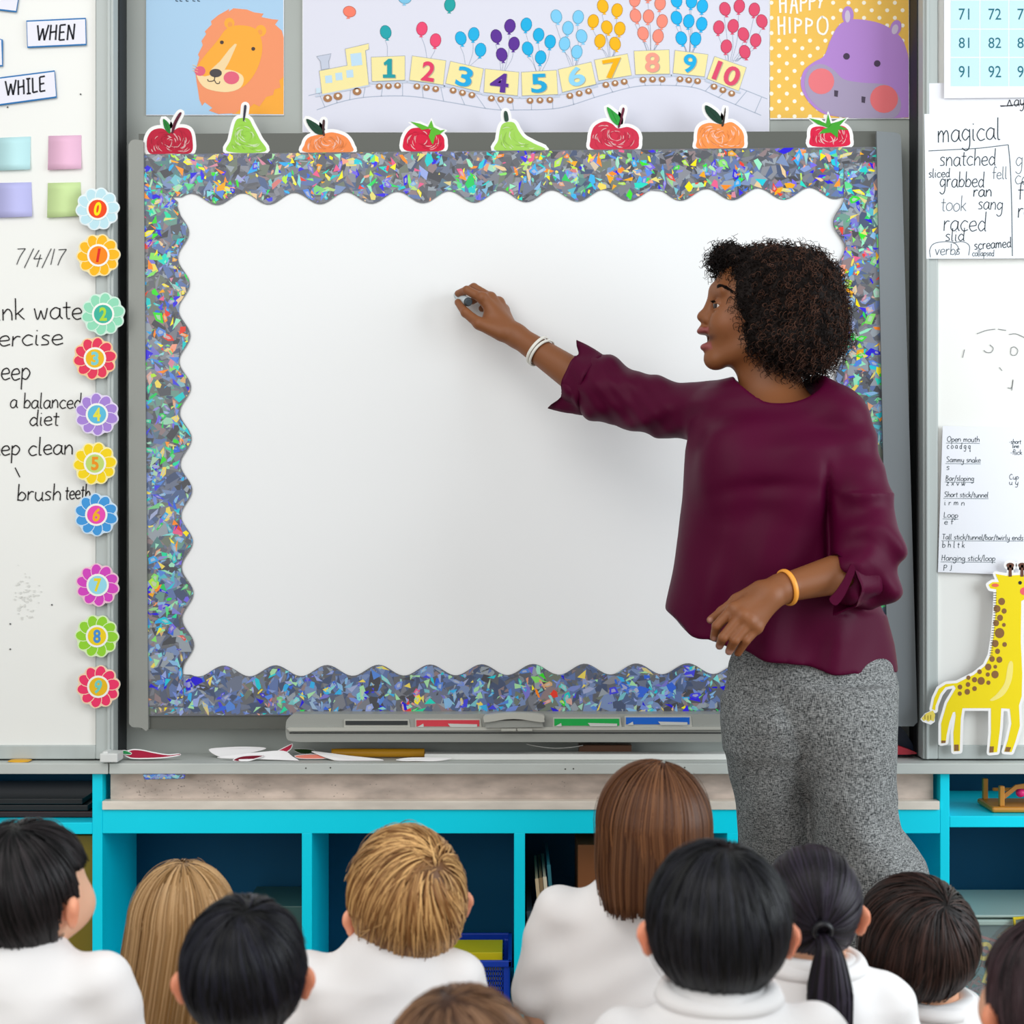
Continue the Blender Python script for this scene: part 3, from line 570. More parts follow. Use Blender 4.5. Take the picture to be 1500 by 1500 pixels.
# faint drawing on right board and handwriting on the left board: flat ink, parts of their boards
g = G(); y = -.0975
for q in ([(1410, 524), (1413, 512)], [(1431, 489), (1445, 484), (1458, 482)], [(1462, 482), (1474, 484)], [(1478, 490), (1488, 489), (1500, 494), (1516, 502)], [(1441, 513), (1445, 516), (1452, 516), (1455, 510), (1450, 505)], [(1481, 510), (1486, 508), (1491, 513), (1488, 520), (1481, 519), (1481, 510)], [(1464, 538), (1468, 543)], [(1476, 568), (1482, 568), (1484, 556), (1482, 572)]):
    g.ribbon(crom(q, n=4), 1.0, y, '#7c7e80')
tag(g.mesh('marker_drawing', m_ink, wbr), kind='stuff')
y = -.0975; k = '#2d2a2a'
def wr(s, x, yy, xh, w, col, end=False, **kk):
    g = G(); x = x-hwid(s, xh, kk.get('sx', 1)) if end else x
    hand(g, s, x, yy, xh, w, y, col, **kk); tag(g.mesh('handwriting', m_ink, wbl))
wr('7/4/17', 20, 388, 13, 1.3, '#5a5a5a', sx=1.35, slant=.15)
wr('drink wate', 122, 470, 16.5, 1.8, k, True, sx=1.28, slant=0, rot=-.02); wr('exercise', 93, 508, 15, 1.8, k, True, sx=1.5, rot=-.02); wr('sleep', 45, 556, 17, 1.8, k, True, sx=1.04)
wr('a balanced', 14, 598, 12, 1.6, k, sx=1.08); wr('diet', 42, 623, 12.5, 1.7, k, sx=1.3); wr('keep clean', 108, 668, 14, 1.8, k, True, sx=1.24, rot=-.02); g = G(); g.ribbon([(22, 685), (29, 699)], 1.7, y, k); g.mesh('pen_stroke', m_ink, wbl)
wr('brush', 24, 733, 13, 1.7, k, sx=1.28); wr('teeth', 95, 731, 12, 1.7, k, sx=.85)
g = G(); random.seed(5)
for i in range(60): 
    x, yy = random.gauss(38, 9), random.gauss(872, 14); g.poly(circ(x, yy, random.uniform(.8, 2.6), random.uniform(.5, 1.8), 7), -.0973-.00001*i, '#dfdfda')
for q in ((76, 886), (15, 914), (15, 951), (118, 138), (11, 157)): g.poly(circ(*q, 1.3, n=8), -.0979, '#5c5c5c')
tag(g.mesh('smudge', m_ink, wbl), kind='stuff')

# word cards and sticky notes
def card(outline, word, box, lab, rot=0, group='word cards'):
    def d(g, Y):
        g.poly(offset(outline, -2.2), Y-.0003, '#eae9f3')
        if word: x, yy, xh, sx = box; hand(g, word, x, yy, xh, 2.6, Y-.0006, '#25252d', rot=rot, sx=sx, slant=.1)
    paper('word_card', outline, -.1015, lab, 'card', d, col='#2374b4', group=group)
card([(38.5, 30), (125.5, 26), (126.5, 66), (40, 70)], 'WHEN', (53, 60, 12.5, 1.0), 'white word card reading WHEN with blue edge', -.03)
card([(-30, 117), (80, 103), (83, 143), (-27, 158)], 'WHILE', (8, 141, 12, 1.0), 'tilted white word card reading WHILE with blue edge', -.13)
card([(-60, -24), (30, -20), (24, 18), (-60, 8)], 'ASK', (-38, 6, 12.5, 1.0), 'white word card cut off by the top left corner', .09)
card([(-80, 54), (-2, 56), (4, 58), (4, 97), (-80, 100)], '', None, 'sliver of a blue edged card at the left edge above WHILE')
def note(outline, col, lab):
    g = G(); n = len(outline); A = np.array(outline, float); V = []; Fq = []
    R_ = 5
    for i in range(R_+1):
        u = i/R_; a = A[0]+(A[3]-A[0])*u; b = A[1]+(A[2]-A[1])*u; Y = -.0975-.006*u*u
        V += [P(*a, Y), P(*b, Y)]
    for i in range(R_): Fq.append((2*i, 2*i+2, 2*i+3, 2*i+1))
    g.add(V, Fq, lin(col)); o = g.mesh('sticky_note', m_print, smooth=True)
    s = o.modifiers.new('thick', 'SOLIDIFY'); s.thickness = .0004; tag(o, lab, 'sticky note', None)
note([(-6, 202), (45, 200), (44, 248), (-6, 250)], '#bfe7ea', 'pale turquoise sticky note at the left edge')
note([(71, 199), (119, 198), (119, 247), (70, 249)], '#ecbcd6', 'pink sticky note, upper right of the four notes')
note([(-6, 268), (46, 267), (47, 317), (-6, 319)], '#bdbdec', 'lavender sticky note, lower left of the four notes')
note([(70, 268), (118, 267), (119, 316), (69, 319)], '#cfe7a4', 'pale green sticky note just left of the flower numbered 0')

# ---------------------------------------------------------------- numbered flowers
FL = [(143, 306, '#bfe3ec', '#f04812', '#ffe400', 'pale blue', '#e9f4f6'), (144, 374, '#f9b916', '#f98a12', '#e0241c', 'orange yellow', '#fbe9b0'), (151, 460, '#93dcb8', '#3db59c', '#b2da3a', 'mint green', '#d8f2e2'), (139, 525, '#e6385a', '#eeba1e', '#7ccfd2', 'red with yellow centre numbered 3', '#f8d0a0'), (142, 607, '#a885d6', '#60bddc', '#e8e048', 'lilac', '#e8dcf4'), (139, 679, '#f8d612', '#c2da74', '#f09418', 'bright yellow', '#fdf2b0'), (141, 754, '#4299dc', '#ec4eb2', '#f5b020', 'blue', '#d0e6f6'), (143, 857, '#d646be', '#98daec', '#ecd62a', 'magenta', '#f4c8d8'), (142, 932, '#94d432', '#f2d21c', '#4a90d2', 'lime green', '#e0f4c0'), (144, 1006, '#f03668', '#eebc1e', '#78cec0', 'pinkish red', '#f8d8b8')]
for i, (x, y, pc, cc, dc, nm, rim) in enumerate(FL):
    g = G(); Y = -.1175; rot = random.uniform(0, .6)
    out = [(x+(29+3.6*abs(math.sin(5*(a-rot))))*math.cos(a), y+(28.5+3.4*abs(math.sin(5*(a-rot))))*math.sin(a)) for a in [2*math.pi*k/80 for k in range(80)]]
    g.poly(out, Y, rim, t=.002, edge='#dcdcdc')
    for k in range(10):
        a = rot+math.pi*(2*k+1)/10; g.poly(circ(x+20.5*math.cos(a), y+20*math.sin(a), 11.4, 8.6, 16, a), Y-.0003-k*6e-5, rim)
        g.poly(circ(x+20.5*math.cos(a), y+20*math.sin(a), 10.4, 7.5, 16, a), Y-.00033-k*6e-5, pc)
    g.poly(circ(x, y, 16.5, n=24), Y-.0011, '#f6f6ee'); g.poly(circ(x, y, 13.5, n=24), Y-.0013, cc)
    w = 5.5 if i != 1 else 3.6
    text(g, str(i), x-w, y-10, x+w, y+10, Y-.0015, dc, bold=.035, shear=.2 if i in (0, 1, 9, 6) else 0)
    o = g.mesh('flower_number', m_print)
    lab = f'{nm} paper flower numbered {i} on the left frame' if 'numbered' not in nm else 'red paper flower with light blue number 3'
    tag(o, lab, 'paper flower', 'number flowers on the left frame')

# ---------------------------------------------------------------- giraffe cutout
def d_giraffe():
    Y = -.1225; g = G()
    f = lambda X, Z: (1300+X/3, 800+Z/3)
    body = [f(*p) for p in [(475, 122), (520, 130), (600, 126), (640, 140), (668, 175), (672, 212), (640, 236), (600, 235), (588, 242), (586, 420), (592, 560), (590, 660), (578, 700), (582, 790), (562, 860), (545, 905), (513, 903), (530, 850), (545, 780), (538, 715), (500, 712), (495, 800), (482, 905), (448, 908), (455, 820), (455, 712), (330, 712), (322, 760), (318, 900), (292, 902), (290, 820), (300, 745), (298, 728), (288, 730), (272, 775), (260, 830), (256, 862), (236, 866), (236, 780), (262, 690), (300, 625), (292, 612), (255, 620), (232, 650), (212, 700), (210, 722), (196, 716), (206, 668), (226, 626), (258, 606), (305, 602), (380, 565), (430, 525), (452, 480), (465, 400), (474, 300), (478, 190), (452, 186), (444, 170), (462, 158), (490, 158)]]
    g.poly(body, Y+.0002, '#f4f2f0', t=.0018, edge='#dedee4'); [(g.ribbon([body[i-1], body[i]], 8, Y-i*4e-6, '#f4f2f0'), g.poly(circ(*body[i], 4, n=10), Y-i*4e-6-2e-6, '#f4f2f0'), g.ribbon([body[i-1], body[i]], 8, Y+.0019+i*4e-6, '#e4e4e8')) for i in range(len(body))]
    g.poly(body, Y-.0004, '#f0d80c')
    g.poly([f(145, 760), f(165, 735), f(195, 722), f(208, 740), f(208, 772), f(190, 785), f(155, 772)], Y-.0002, '#f4f2f0', t=.002)
    g.poly([f(*p) for p in [(150, 757), (170, 735), (200, 722), (210, 742), (204, 770), (190, 765), (180, 772), (170, 764), (160, 768)]], Y-.0006, '#e8d25c')
    for a in ((165, 760), (178, 764), (190, 762)): g.ribbon([f(a[0], a[1]-20), f(*a)], 1.1, Y-.0008, '#8c7a20')
    g.poly([f(*p) for p in crom([(540, 505), (552, 520), (545, 590), (515, 650), (470, 678), (450, 676), (480, 650), (515, 600), (528, 530)], True, 4)], Y-.0006, '#f4e47c')
    br = '#8a6238'
    for x, y, r in ((502, 243, 15), (482, 275, 15), (513, 285, 11), (495, 315, 13), (478, 338, 13), (512, 346, 8), (493, 382, 21), (474, 428, 15), (515, 432, 10), (484, 462, 11), (460, 496, 12), (492, 499, 13), (443, 531, 14), (474, 530, 8), (441, 564, 9), (473, 564, 16), (405, 552, 10), (412, 592, 16), (383, 587, 11), (444, 600, 9), (356, 578, 9), (354, 608, 10), (383, 626, 10), (319, 619, 10), (351, 640, 12), (318, 648, 9)): g.poly([f(*p) for p in circ(x, y, r, r*1.08, 14)], Y-.0008, br)
    for k in range(26):
        yy = 205+k*11; x = 476-max(0, (yy-300))*.1; g.ribbon([f(x-10, yy), f(x+4, yy)], .9, Y-.0009, '#4c4438')
    g.poly([f(*p) for p in circ(474, 172, 16, 8)], Y-.0008, '#ee6c54'); g.poly([f(*p) for p in circ(583, 161, 8)], Y-.0008, '#2c2430'); g.poly([f(*p) for p in circ(600, 198, 17)], Y-.0008, '#f0606c')
    g.poly([f(*p) for p in circ(640, 165, 7)], Y-.0008, '#2c2430')
    for x in (540, 592):
        for dd, c, yy in ((4, '#f4f2f0', Y-.00005), (0, '#6a4436', Y-.0009)):
            g.poly([f(*p) for p in [(x-5-dd*2, 82), (x+5+dd*2, 82), (x+7+dd*2, 134), (x-8-dd*2, 134)]], yy, c); g.poly([f(*p) for p in circ(x, 84, 17+dd*3, 11+dd*3)], yy, c)
    for a in ([(238, 854), (256, 854), (255, 865), (237, 866)], [(294, 872), (313, 872), (313, 900), (294, 900)], [(450, 880), (468, 880), (466, 906), (448, 907)], [(522, 882), (544, 884), (536, 904), (516, 903)]): g.poly([f(*p) for p in a], Y-.0009, br)
    return g.mesh('giraffe_cutout', m_print)
tag(d_giraffe(), 'tall yellow giraffe paper cutout with brown spots standing on the right ledge', 'paper cutout')

# ---------------------------------------------------------------- things on the ledge
def leaf_scrap(name, pts, y0, y1, z, lift, col, lab, group=None, back='#f1eeee'):
    """a lying, slightly curled paper cutout; pts are pixel x and a 0..1 depth coordinate"""
    V = []; n = len(pts)
    for (px, u) in pts:
        Y = y0+(y1-y0)*u; x = P(px, 0, Y)[0]; V.append((x, Y, z+lift(px, u)))
    V2 = [(a, b, c-.0012) for a, b, c in V]; g = G()
    g.add(V, [tuple(range(n))], lin(back)); g.add(V2, [tuple(range(n))], lin(col)); g.add(V+V2, [(i, (i+1) % n, n+(i+1) % n, n+i) for i in range(n)], lin('#efeded'))
    o = g.mesh(name, m_print, attr=True); tag(o, lab, 'paper cutout', group); return o
zl = zt+.0015
def scrap3(name, outline, Yk, col, lab, rim=2.2, tilt=.02, group=None):
    """paper cutout leaning/lying on the ledge, shaped by its silhouette with true slant in depth"""
    g = G(); A = crom(outline, True, 4); zmin = min(P(x, y, Yk)[2] for x, y in A)
    def put(pts, off, c):
        V = []
        for x, y in pts:
            p = P(x, y, Yk); hgt = max(0, p[2]-zmin); Y = Yk+hgt*1.0+off; q = P(x, y, Y); q[2] = max(q[2], zt+.0008); V.append(q)
        g.add(V, [tuple(range(len(V)))], lin(c))
    put(A, 0, '#f2efef'); put(offset(A, -rim), -.0006, col)
    o = g.mesh(name, m_print); s = o.modifiers.new('thick', 'SOLIDIFY'); s.thickness = .0007; tag(o, lab, 'paper cutout', group); return o
scrap3('apple_cutout', [(180, 1104), (192, 1098), (206, 1098), (226, 1102), (246, 1105), (262, 1104), (263, 1107), (236, 1111), (200, 1112), (188, 1110)], -.105, '#a81c3c', 'curled apple cutout lying on the ledge under the left board corner', 1.6)
scrap3('leaf_cutout', [(176, 1101), (183, 1099), (193, 1103), (190, 1106), (180, 1105)], -.10, '#2c8c50', 'green paper leaf tip beside the curled apple cutout', .9)
scrap3('paper_cutout', [(306, 1098), (330, 1095), (360, 1094), (390, 1096), (372, 1102), (340, 1108), (320, 1108)], -.075, '#f0eeee', 'white backed cutout at the back of the pile on the ledge', 1)
scrap3('paper_cutout', [(318, 1110), (345, 1106), (380, 1102), (415, 1100), (428, 1108), (438, 1115), (420, 1113), (395, 1110), (360, 1112)], -.108, '#f3f1f0', 'white backed cutout lying across the front of the pile', 1)
scrap3('apple_cutout', [(341, 1114), (352, 1108), (372, 1106), (388, 1107), (372, 1113), (356, 1117)], -.118, '#7a1028', 'dark red cutout sticking out under the front of the pile', 1.2)
scrap3('strawberry_cutout', [(402, 1103), (412, 1097), (424, 1091), (429, 1090), (426, 1098), (414, 1105)], -.085, '#c02848', 'red pointed cutout rising from the pile', 1.4)
scrap3('orange_cutout', [(432, 1107), (452, 1105), (474, 1106), (478, 1111), (455, 1112), (437, 1111)], -.098, '#f08c78', 'salmon coloured cutout to the right of the pile', .8)
scrap3('paper_cutout', [(456, 1101), (480, 1103), (510, 1107), (556, 1112), (558, 1115), (520, 1116), (490, 1114)], -.11, '#f3f2f0', 'white cutout lying in front of the yellow stick', 1)
scrap3('leaf_cutout', [(430, 1098), (445, 1097), (460, 1099), (455, 1104), (440, 1104)], -.07, '#25401c', 'dark green paper leaf behind the salmon cutout', .5)
scrap3('paper_cutout', [(580, 1113), (600, 1110), (640, 1110), (662, 1111), (640, 1115), (610, 1115), (590, 1115)], -.12, '#f3f2f0', 'white cutout in front of the long white ruler', 1)
def rod(pts, r, col, n=12):
    g = G(); V = []; m = len(pts)
    for (x, y, z) in pts:
        for k in range(n): a = 2*math.pi*k/n; V.append((x, y+r*math.cos(a), z+r*math.sin(a)))
    Fq = [(i*n+k, i*n+(k+1) % n, (i+1)*n+(k+1) % n, (i+1)*n+k) for i in range(m-1) for k in range(n)]
    g.add(V, Fq+[tuple(range(n)), tuple(range((m-1)*n, m*n))], lin(col)); return g
a = P(486, 1103, -.062); b = P(622, 1103, -.062)
o = rod([(a[0], -.062, zt+.0095), (a[0]+.01, -.062, zt+.0105), (b[0], -.062, zt+.0105)], .0095, '#c99018').mesh('wooden_pointer', m_attr, smooth=True, bevel=.002); tag(o, 'short round yellow wooden stick lying on the ledge', 'stick')
g = G(); a = P(622, 0, -.09); b = P(1066, 0, -.09); g.box(a[0], -.095, zt+.0005, b[0]+.05, -.06, zt+.013, lin('#e3e4e0')); tag(g.mesh('ruler', m_attr, bevel=.001), 'long white ruler lying on the ledge under the pen tray', 'ruler')
g = G(); a = P(848, 0, -.05); b = P(925, 0, -.05); g.box(a[0], -.055, zt+.0005, b[0], -.02, zt+.026, lin('#6b4630')); tag(g.mesh('wooden_block', m_attr, bevel=.001), 'dark brown wooden block behind the white ruler', 'block')
g = G(); cu = crom([(771, 1091), (785, 1094), (810, 1097), (835, 1096), (854, 1093)], n=5); V = []
for i, (x, y) in enumerate(cu): V += [P(x, y, -.085)+[0, 0, .001], P(x, y-.5, -.06)+[0, 0, .001]]
g.add(V, [(2*i, 2*i+1, 2*i+3, 2*i+2) for i in range(len(cu)-1)], lin('#dcdcd8')); o = g.mesh('paper_strip', m_print, smooth=True); s = o.modifiers.new('thick', 'SOLIDIFY'); s.thickness = .001; tag(o, 'curled white paper strip lying on the ruler', 'paper')
# things behind the teacher at the right end of the centre ledge
def wedge(name, pts, Y, d, col, lab, cat):
    g = G(); g.poly(crom(pts, True, 3), Y, col, t=d); o = g.mesh(name, m_attr, bevel=.003); tag(o, lab, cat); return o
wedge('red_pouch', [(1300, 1104.5), (1300, 1094), (1312, 1092), (1334, 1099), (1342, 1104.5)], -.075, .03, '#a81e30', 'small dark red pouch on the ledge behind the teacher', 'pouch')
wedge('pencil_case', [(1300, 1104), (1304, 1060), (1316, 1062), (1330, 1078), (1339, 1104)], -.036, .03, '#1e2c44', 'dark blue case leaning on the wall behind the teacher', 'case')
g = G(); g.poly(circ(27, 1115.2, 16, 1.6), -.125, '#e0a818', t=.02); tag(g.mesh('yellow_disc', m_attr), 'flat yellow disc pushed under the left board', 'disc')

# ---------------------------------------------------------------- contents of the cubbies
Yq = Yc+.03
zf = zw(1478)+.001
def crate():
    x0, x1 = P(628, 0, Yc+.02)[0], P(750, 0, Yc+.02)[0]; y0, y1 = Yc+.012, Yc+.235; h = .098; t = thing('storage_basket', [(x0+x1)/2, (y0+y1)/2, zf], 'royal blue perforated plastic basket in the second cubby', 'basket')
    c = lin('#0c3cb0'); g = G()
    def wall(ax, fixed, a, b, z0, z1, n, m, th=.003):
        # lattice of thin bars
        for i in range(n+1):
            u = a+(b-a)*i/n
            if ax == 'x': g.box(u-.0013, fixed, z0, u+.0013, fixed+th, z1, c)
            else: g.box(fixed, u-.0013, z0, fixed+th, u+.0013, z1, c)
        for j in range(m+1):
            z = z0+(z1-z0)*j/m
            if ax == 'x': g.box(a, fixed, z-.0016, b, fixed+th, z+.0016, c)
            else: g.box(fixed, a, z-.0016, fixed+th, b, z+.0016, c)
    for ax, fx, a_, b_ in (('x', y0+.006, x0, x1), ('x', y1-.009, x0, x1), ('y', x0+.006, y0, y1), ('y', x1-.009, y0, y1)):
        g = G(); wall(ax, fx, a_+.012, b_-.012, zf+.012, zf+h-.014, 30, 7); g.mesh('lattice_side', m_attr, t)
    for (a, b) in ((x0+.004, y0+.004), (x1-.018, y0+.004), (x0+.004, y1-.018), (x1-.018, y1-.018)):
        g = G(); g.box(a, b, zf, a+.014, b+.014, zf+h-.01, c); g.mesh('corner_post', m_attr, t, bevel=.003)
    g = G(); g.box(x0, y0, zf+h-.014, x1, y0+.009, zf+h, c); g.box(x0, y1-.009, zf+h-.014, x1, y1, zf+h, c); g.box(x0, y0, zf+h-.014, x0+.009, y1, zf+h, c); g.box(x1-.009, y0, zf+h-.014, x1, y1, zf+h, c); g.mesh('rim', m_attr, t, bevel=.002)
    g = G(); g.box(x0+.004, y0+.004, zf, x1-.004, y1-.004, zf+.012, c); g.mesh('base', m_attr, t, bevel=.002)
    g = G(); g.box(P(657, 0, Yc+.05)[0], y0+.02, zf+.013, P(736, 0, Yc+.05)[0], y0+.12, zf+h+.012, lin('#d6c414')); o = g.mesh('yellow_folder', m_attr, bevel=.001); tag(o, 'yellow folder standing in the blue basket', 'folder')
crate()
# leaning folders, third cubby
def slab(name, x0, z0, x1, z1, th, y0, y1, col, lab, cat):
    a = np.array([x0, z0]); b = np.array([x1, z1]); d = (b-a)/np.linalg.norm(b-a); n = np.array([d[1], -d[0]])*th
    q = [a, b, b+n, a+n]; V = [(p[0], y, p[1]) for y in (y0, y1) for p in q]; g = G()
    g.add(V, [(0, 1, 2, 3), (4, 5, 6, 7), (0, 1, 5, 4), (1, 2, 6, 5), (2, 3, 7, 6), (3, 0, 4, 7)], lin(col)); o = g.mesh(name, m_attr, bevel=.0008); tag(o, lab, cat)
xd = xw(769)
for k, (c, lab, h) in enumerate([('#3c4650', 'dark grey ring binder leaning at the left of the third cubby', .20), ('#c8b08c', 'beige card folder leaning in the third cubby', .27), ('#8c7454', 'brown card folder leaning in the third cubby', .272), ('#d8cdb4', 'cream card folder leaning beside the teal folder', .274), ('#2c6c78', 'tall teal folder leaning in the third cubby', .30)]):
    xb = xd+.030+k*.0085+(.009 if k else 0); zz = zf+.001; slab('folder', xb, zz, xd+.004+k*.0085+(.010 if k else 0), zz+h, .006 if k else .012, Yc+.02, Yc+.25, c, lab, 'folder')
g = G(); a = P(846, 1236, Yc+.1); b = P(905, 1480, Yc+.1); g.box(a[0], Yc+.09, zf, b[0]+.05, Yc+.25, a[2], lin('#8a5430')); tag(g.mesh('cardboard_box', m_attr, bevel=.002), 'brown box in the third cubby behind the bob-haired child', 'box')
g = G(); a = P(418, 1324, Yc+.12); g.box(a[0]-.09, Yc+.1, zf, xw(442)-.003, Yc+.28, a[2], lin('#3c5a54')); tag(g.mesh('green_box', m_attr, bevel=.002), 'dull green box at the right of the first cubby', 'box')
g = G(); g.box(xw(-60), Yc+.03, zf, xw(135)-.003, Yc+.28, zw(1228), lin('#7c6a14')); tag(g.mesh('olive_box', m_attr, bevel=.003), 'tall olive brown box in the far left cubby', 'box')
g = G(); z0 = zw(1205)+.001
for i, c in enumerate(('#2a1014', '#101418', '#14181c')): g.box(xw(-90)+.01*i, Yc+.05, z0+.014*i, xw(128)-.012*i, Yc+.27, z0+.014*i+.013, lin(c))
tag(g.mesh('dark_folder', m_attr, bevel=.002), 'stack of dark folders on the upper left shelf', 'folder')
# wooden toy, upper right cubby
z0 = zw(1195.5)+.001; ya = Yc+.03; k = sc(Yc+.05)
t = thing('wooden_toy', [P(1480, 0, Yc+.06)[0], Yc+.07, z0], 'small wooden toy bed frame with pink balls on the upper right shelf', 'toy')
wo = lin('#c8842c'); X = lambda px: P(px, 0, Yc+.05)[0]
def rbox(name, *b, c=wo, bev=.002): g = G(); g.box(*b, c); return g.mesh(name, m_attr, t, bevel=bev)
rbox('base', X(1449), ya, z0, X(1560), ya+.11, z0+.012, bev=.005)
for px, yy, h in ((1462, ya+.008, .056), (1455, ya+.09, .058), (1545, ya+.008, .056), (1540, ya+.09, .058)): rbox('post', X(px), yy, z0+.012, X(px)+.011, yy+.012, z0+h)
g = G(); g.poly([(1470, 1172), (1490, 1156), (1510, 1154), (1530, 1158), (1545, 1172), (1545, 1166), (1530, 1152), (1510, 1147), (1488, 1150), (1470, 1164)], ya+.012, '#b87830', t=.006); g.mesh('arch', m_attr, t)
rbox('crossbar', X(1470), ya+.092, z0+.03, X(1545), ya+.10, z0+.037)
def ball(name, c, r, col, parent, seg=14):
    V = []; Fq = []
    for i in range(seg+1):
        th = math.pi*i/seg
        for j in range(seg): ph = 2*math.pi*j/seg; V.append((c[0]+r*math.sin(th)*math.cos(ph), c[1]+r*math.sin(th)*math.sin(ph), c[2]+r*math.cos(th)))
    for i in range(seg):
        for j in range(seg): Fq.append((i*seg+j, i*seg+(j+1) % seg, (i+1)*seg+(j+1) % seg, (i+1)*seg+j))
    g = G(); g.add(V, Fq, lin(col)); return g.mesh(name, m_attr, parent, smooth=True)
ball('bead', (X(1497), ya+.03, z0+.038), .010, '#f0207c', t); ball('bead', (X(1510), ya+.035, z0+.040), .010, '#f0408c', t)
# clear box of plastic letters, lower right cubby
t = thing('letter_box', [P(1490, 0, Yc+.1)[0], Yc+.12, zf], 'clear plastic tub with pale lid holding coloured plastic letters', 'tub')
m_clear = mat('clear_plastic', '#c8dcd8', .15, .5, alpha=.16)
xa, xb_ = X(1400), X(1600); zlid = zw(1357)
g = G(); g.box(xa, ya-.02, zf, xb_, ya-.017, zlid); g.box(xa, ya+.2, zf, xb_, ya+.203, zlid); g.box(xa, ya-.017, zf, xa+.003, ya+.2, zlid); g.box(xb_-.003, ya-.017, zf, xb_, ya+.2, zlid); g.box(xa, ya-.017, zf, xb_, ya+.2, zf+.003); g.mesh('tub', m_clear, t, attr=False)
g = G(); g.box(xa-.005, ya-.025, zlid, xb_+.005, ya+.208, zlid+.012); g.mesh('lid', mat('lid_plastic', '#a8bcb4', .35, .5, alpha=.9), t, attr=False, bevel=.003)
g = G(); g.box(xa+.002, ya-.022, zlid+.016, xb_-.002, ya+.2, zlid+.022); g.mesh('lid_ridge', mat('lid_plastic', '#a8bcb4'), t, attr=False, bevel=.002)
def ringshape(g, pts, w, Y, col, d=.006):
    A = crom(pts, True, 3) if len(pts) > 4 else pts; o = offset(A, w/2); i = offset(A, -w/2); n = len(o); i = i
    Vo = [P(x, y, Y) for x, y in o]; Vi = [P(x, y, Y) for x, y in i]; e = np.array([0, d, 0]); V = Vo+Vi+[v+e for v in Vo]+[v+e for v in Vi]; Fq = []
    for k in range(n):
        l = (k+1) % n; Fq += [(k, l, n+l, n+k), (2*n+k, 3*n+k, 3*n+l, 2*n+l), (k, 2*n+k, 2*n+l, l), (n+k, n+l, 3*n+l, 3*n+k)]
    g.add(V, Fq, lin(col))
Yt = ya-.008
for (nm, rings, c, lab) in [('plastic_letter', [([(1436, 1386), (1448, 1384), (1452, 1394), (1446, 1404), (1436, 1402)], 6)], '#e8c814', 'yellow plastic ring letter in the clear tub'),
                       ('plastic_letter', [([(1455, 1396), (1476, 1402), (1469, 1421), (1449, 1415)], 6), ([(1448, 1419), (1467, 1425), (1459, 1444), (1441, 1438)], 6)], '#e2be10', 'yellow plastic ladder shape at the bottom of the clear tub'),
                       ('plastic_letter', [([(1436, 1372), (1482, 1386), (1476, 1402), (1438, 1392)], 4)], '#9c2430', 'dark red plastic frame shape in the clear tub'),
                       ('plastic_letter', [([(1486, 1346), (1512, 1344), (1516, 1368), (1489, 1370)], 5)], '#f2d410', 'yellow plastic handle shape at the right frame edge'),
                       ('plastic_letter', [([(1462, 1372), (1480, 1360), (1500, 1362), (1500, 1380)], 5)], '#c08a28', 'amber plastic piece under the tub lid')]:
    g = G(); yy = Yt+random.uniform(0, .004) if 'handle' not in lab else ya-.034
    for q, w in rings: ringshape(g, q, w, yy, c)
    o = g.mesh(nm, m_attr, bevel=.001); tag(o, lab, 'toy letter')
random.seed(21)
for i in range(34):
    g = G(); x = random.uniform(1405, 1560); y = random.uniform(1385, 1470); a = random.uniform(0, 3); w = random.uniform(9, 14); c = random.choice(['#8c2430', '#a83028', '#2c4460', '#6c5420', '#503048', '#305848', '#7c3c58'])
    q = [(x+w*math.cos(a+b), y+w*math.sin(a+b)) for b in (0, 1.2, 3.14, 4.4)]; ringshape(g, q, 5, ya+.006+random.uniform(0, .10), c)
    o = g.mesh('plastic_letter', m_attr); tag(o, 'small plastic letter jumbled deep inside the clear tub', 'toy letter', 'loose letters in the tub')
# ================================================================ organic surfaces: signed distance fields -> surface nets
def cap(a, b, r1, r2=None, k=.01, sub=False):
    a = np.asarray(a, float); b = np.asarray(b, float); r2 = r1 if r2 is None else r2; ba = b-a; L2 = max(float(ba@ba), 1e-9)
    def fn(X, Y, Z):
        px, py, pz = X-a[0], Y-a[1], Z-a[2]; t = np.clip((px*ba[0]+py*ba[1]+pz*ba[2])/L2, 0, 1)
        return np.sqrt((px-t*ba[0])**2+(py-t*ba[1])**2+(pz-t*ba[2])**2)-(r1+(r2-r1)*t)
    return dict(fn=fn, c=(a+b)/2, R=math.sqrt(L2)/2+max(r1, r2), k=k, sub=sub)
def ell(c, r, M=None, k=.01, sub=False):
    """M rows = local axes"""
    c = np.asarray(c, float); r = np.asarray(r, float) if np.ndim(r) else np.array([r]*3, float)
    def fn(X, Y, Z):
        p = [X-c[0], Y-c[1], Z-c[2]]
        if M is not None: p = [M[i][0]*p[0]+M[i][1]*p[1]+M[i][2]*p[2] for i in range(3)]
        k0 = np.sqrt((p[0]/r[0])**2+(p[1]/r[1])**2+(p[2]/r[2])**2)
        k1 = np.sqrt((p[0]/r[0]**2)**2+(p[1]/r[1]**2)**2+(p[2]/r[2]**2)**2)+1e-9
        return k0*(k0-1)/k1
    return dict(fn=fn, c=c, R=float(r.max()), k=k, sub=sub)
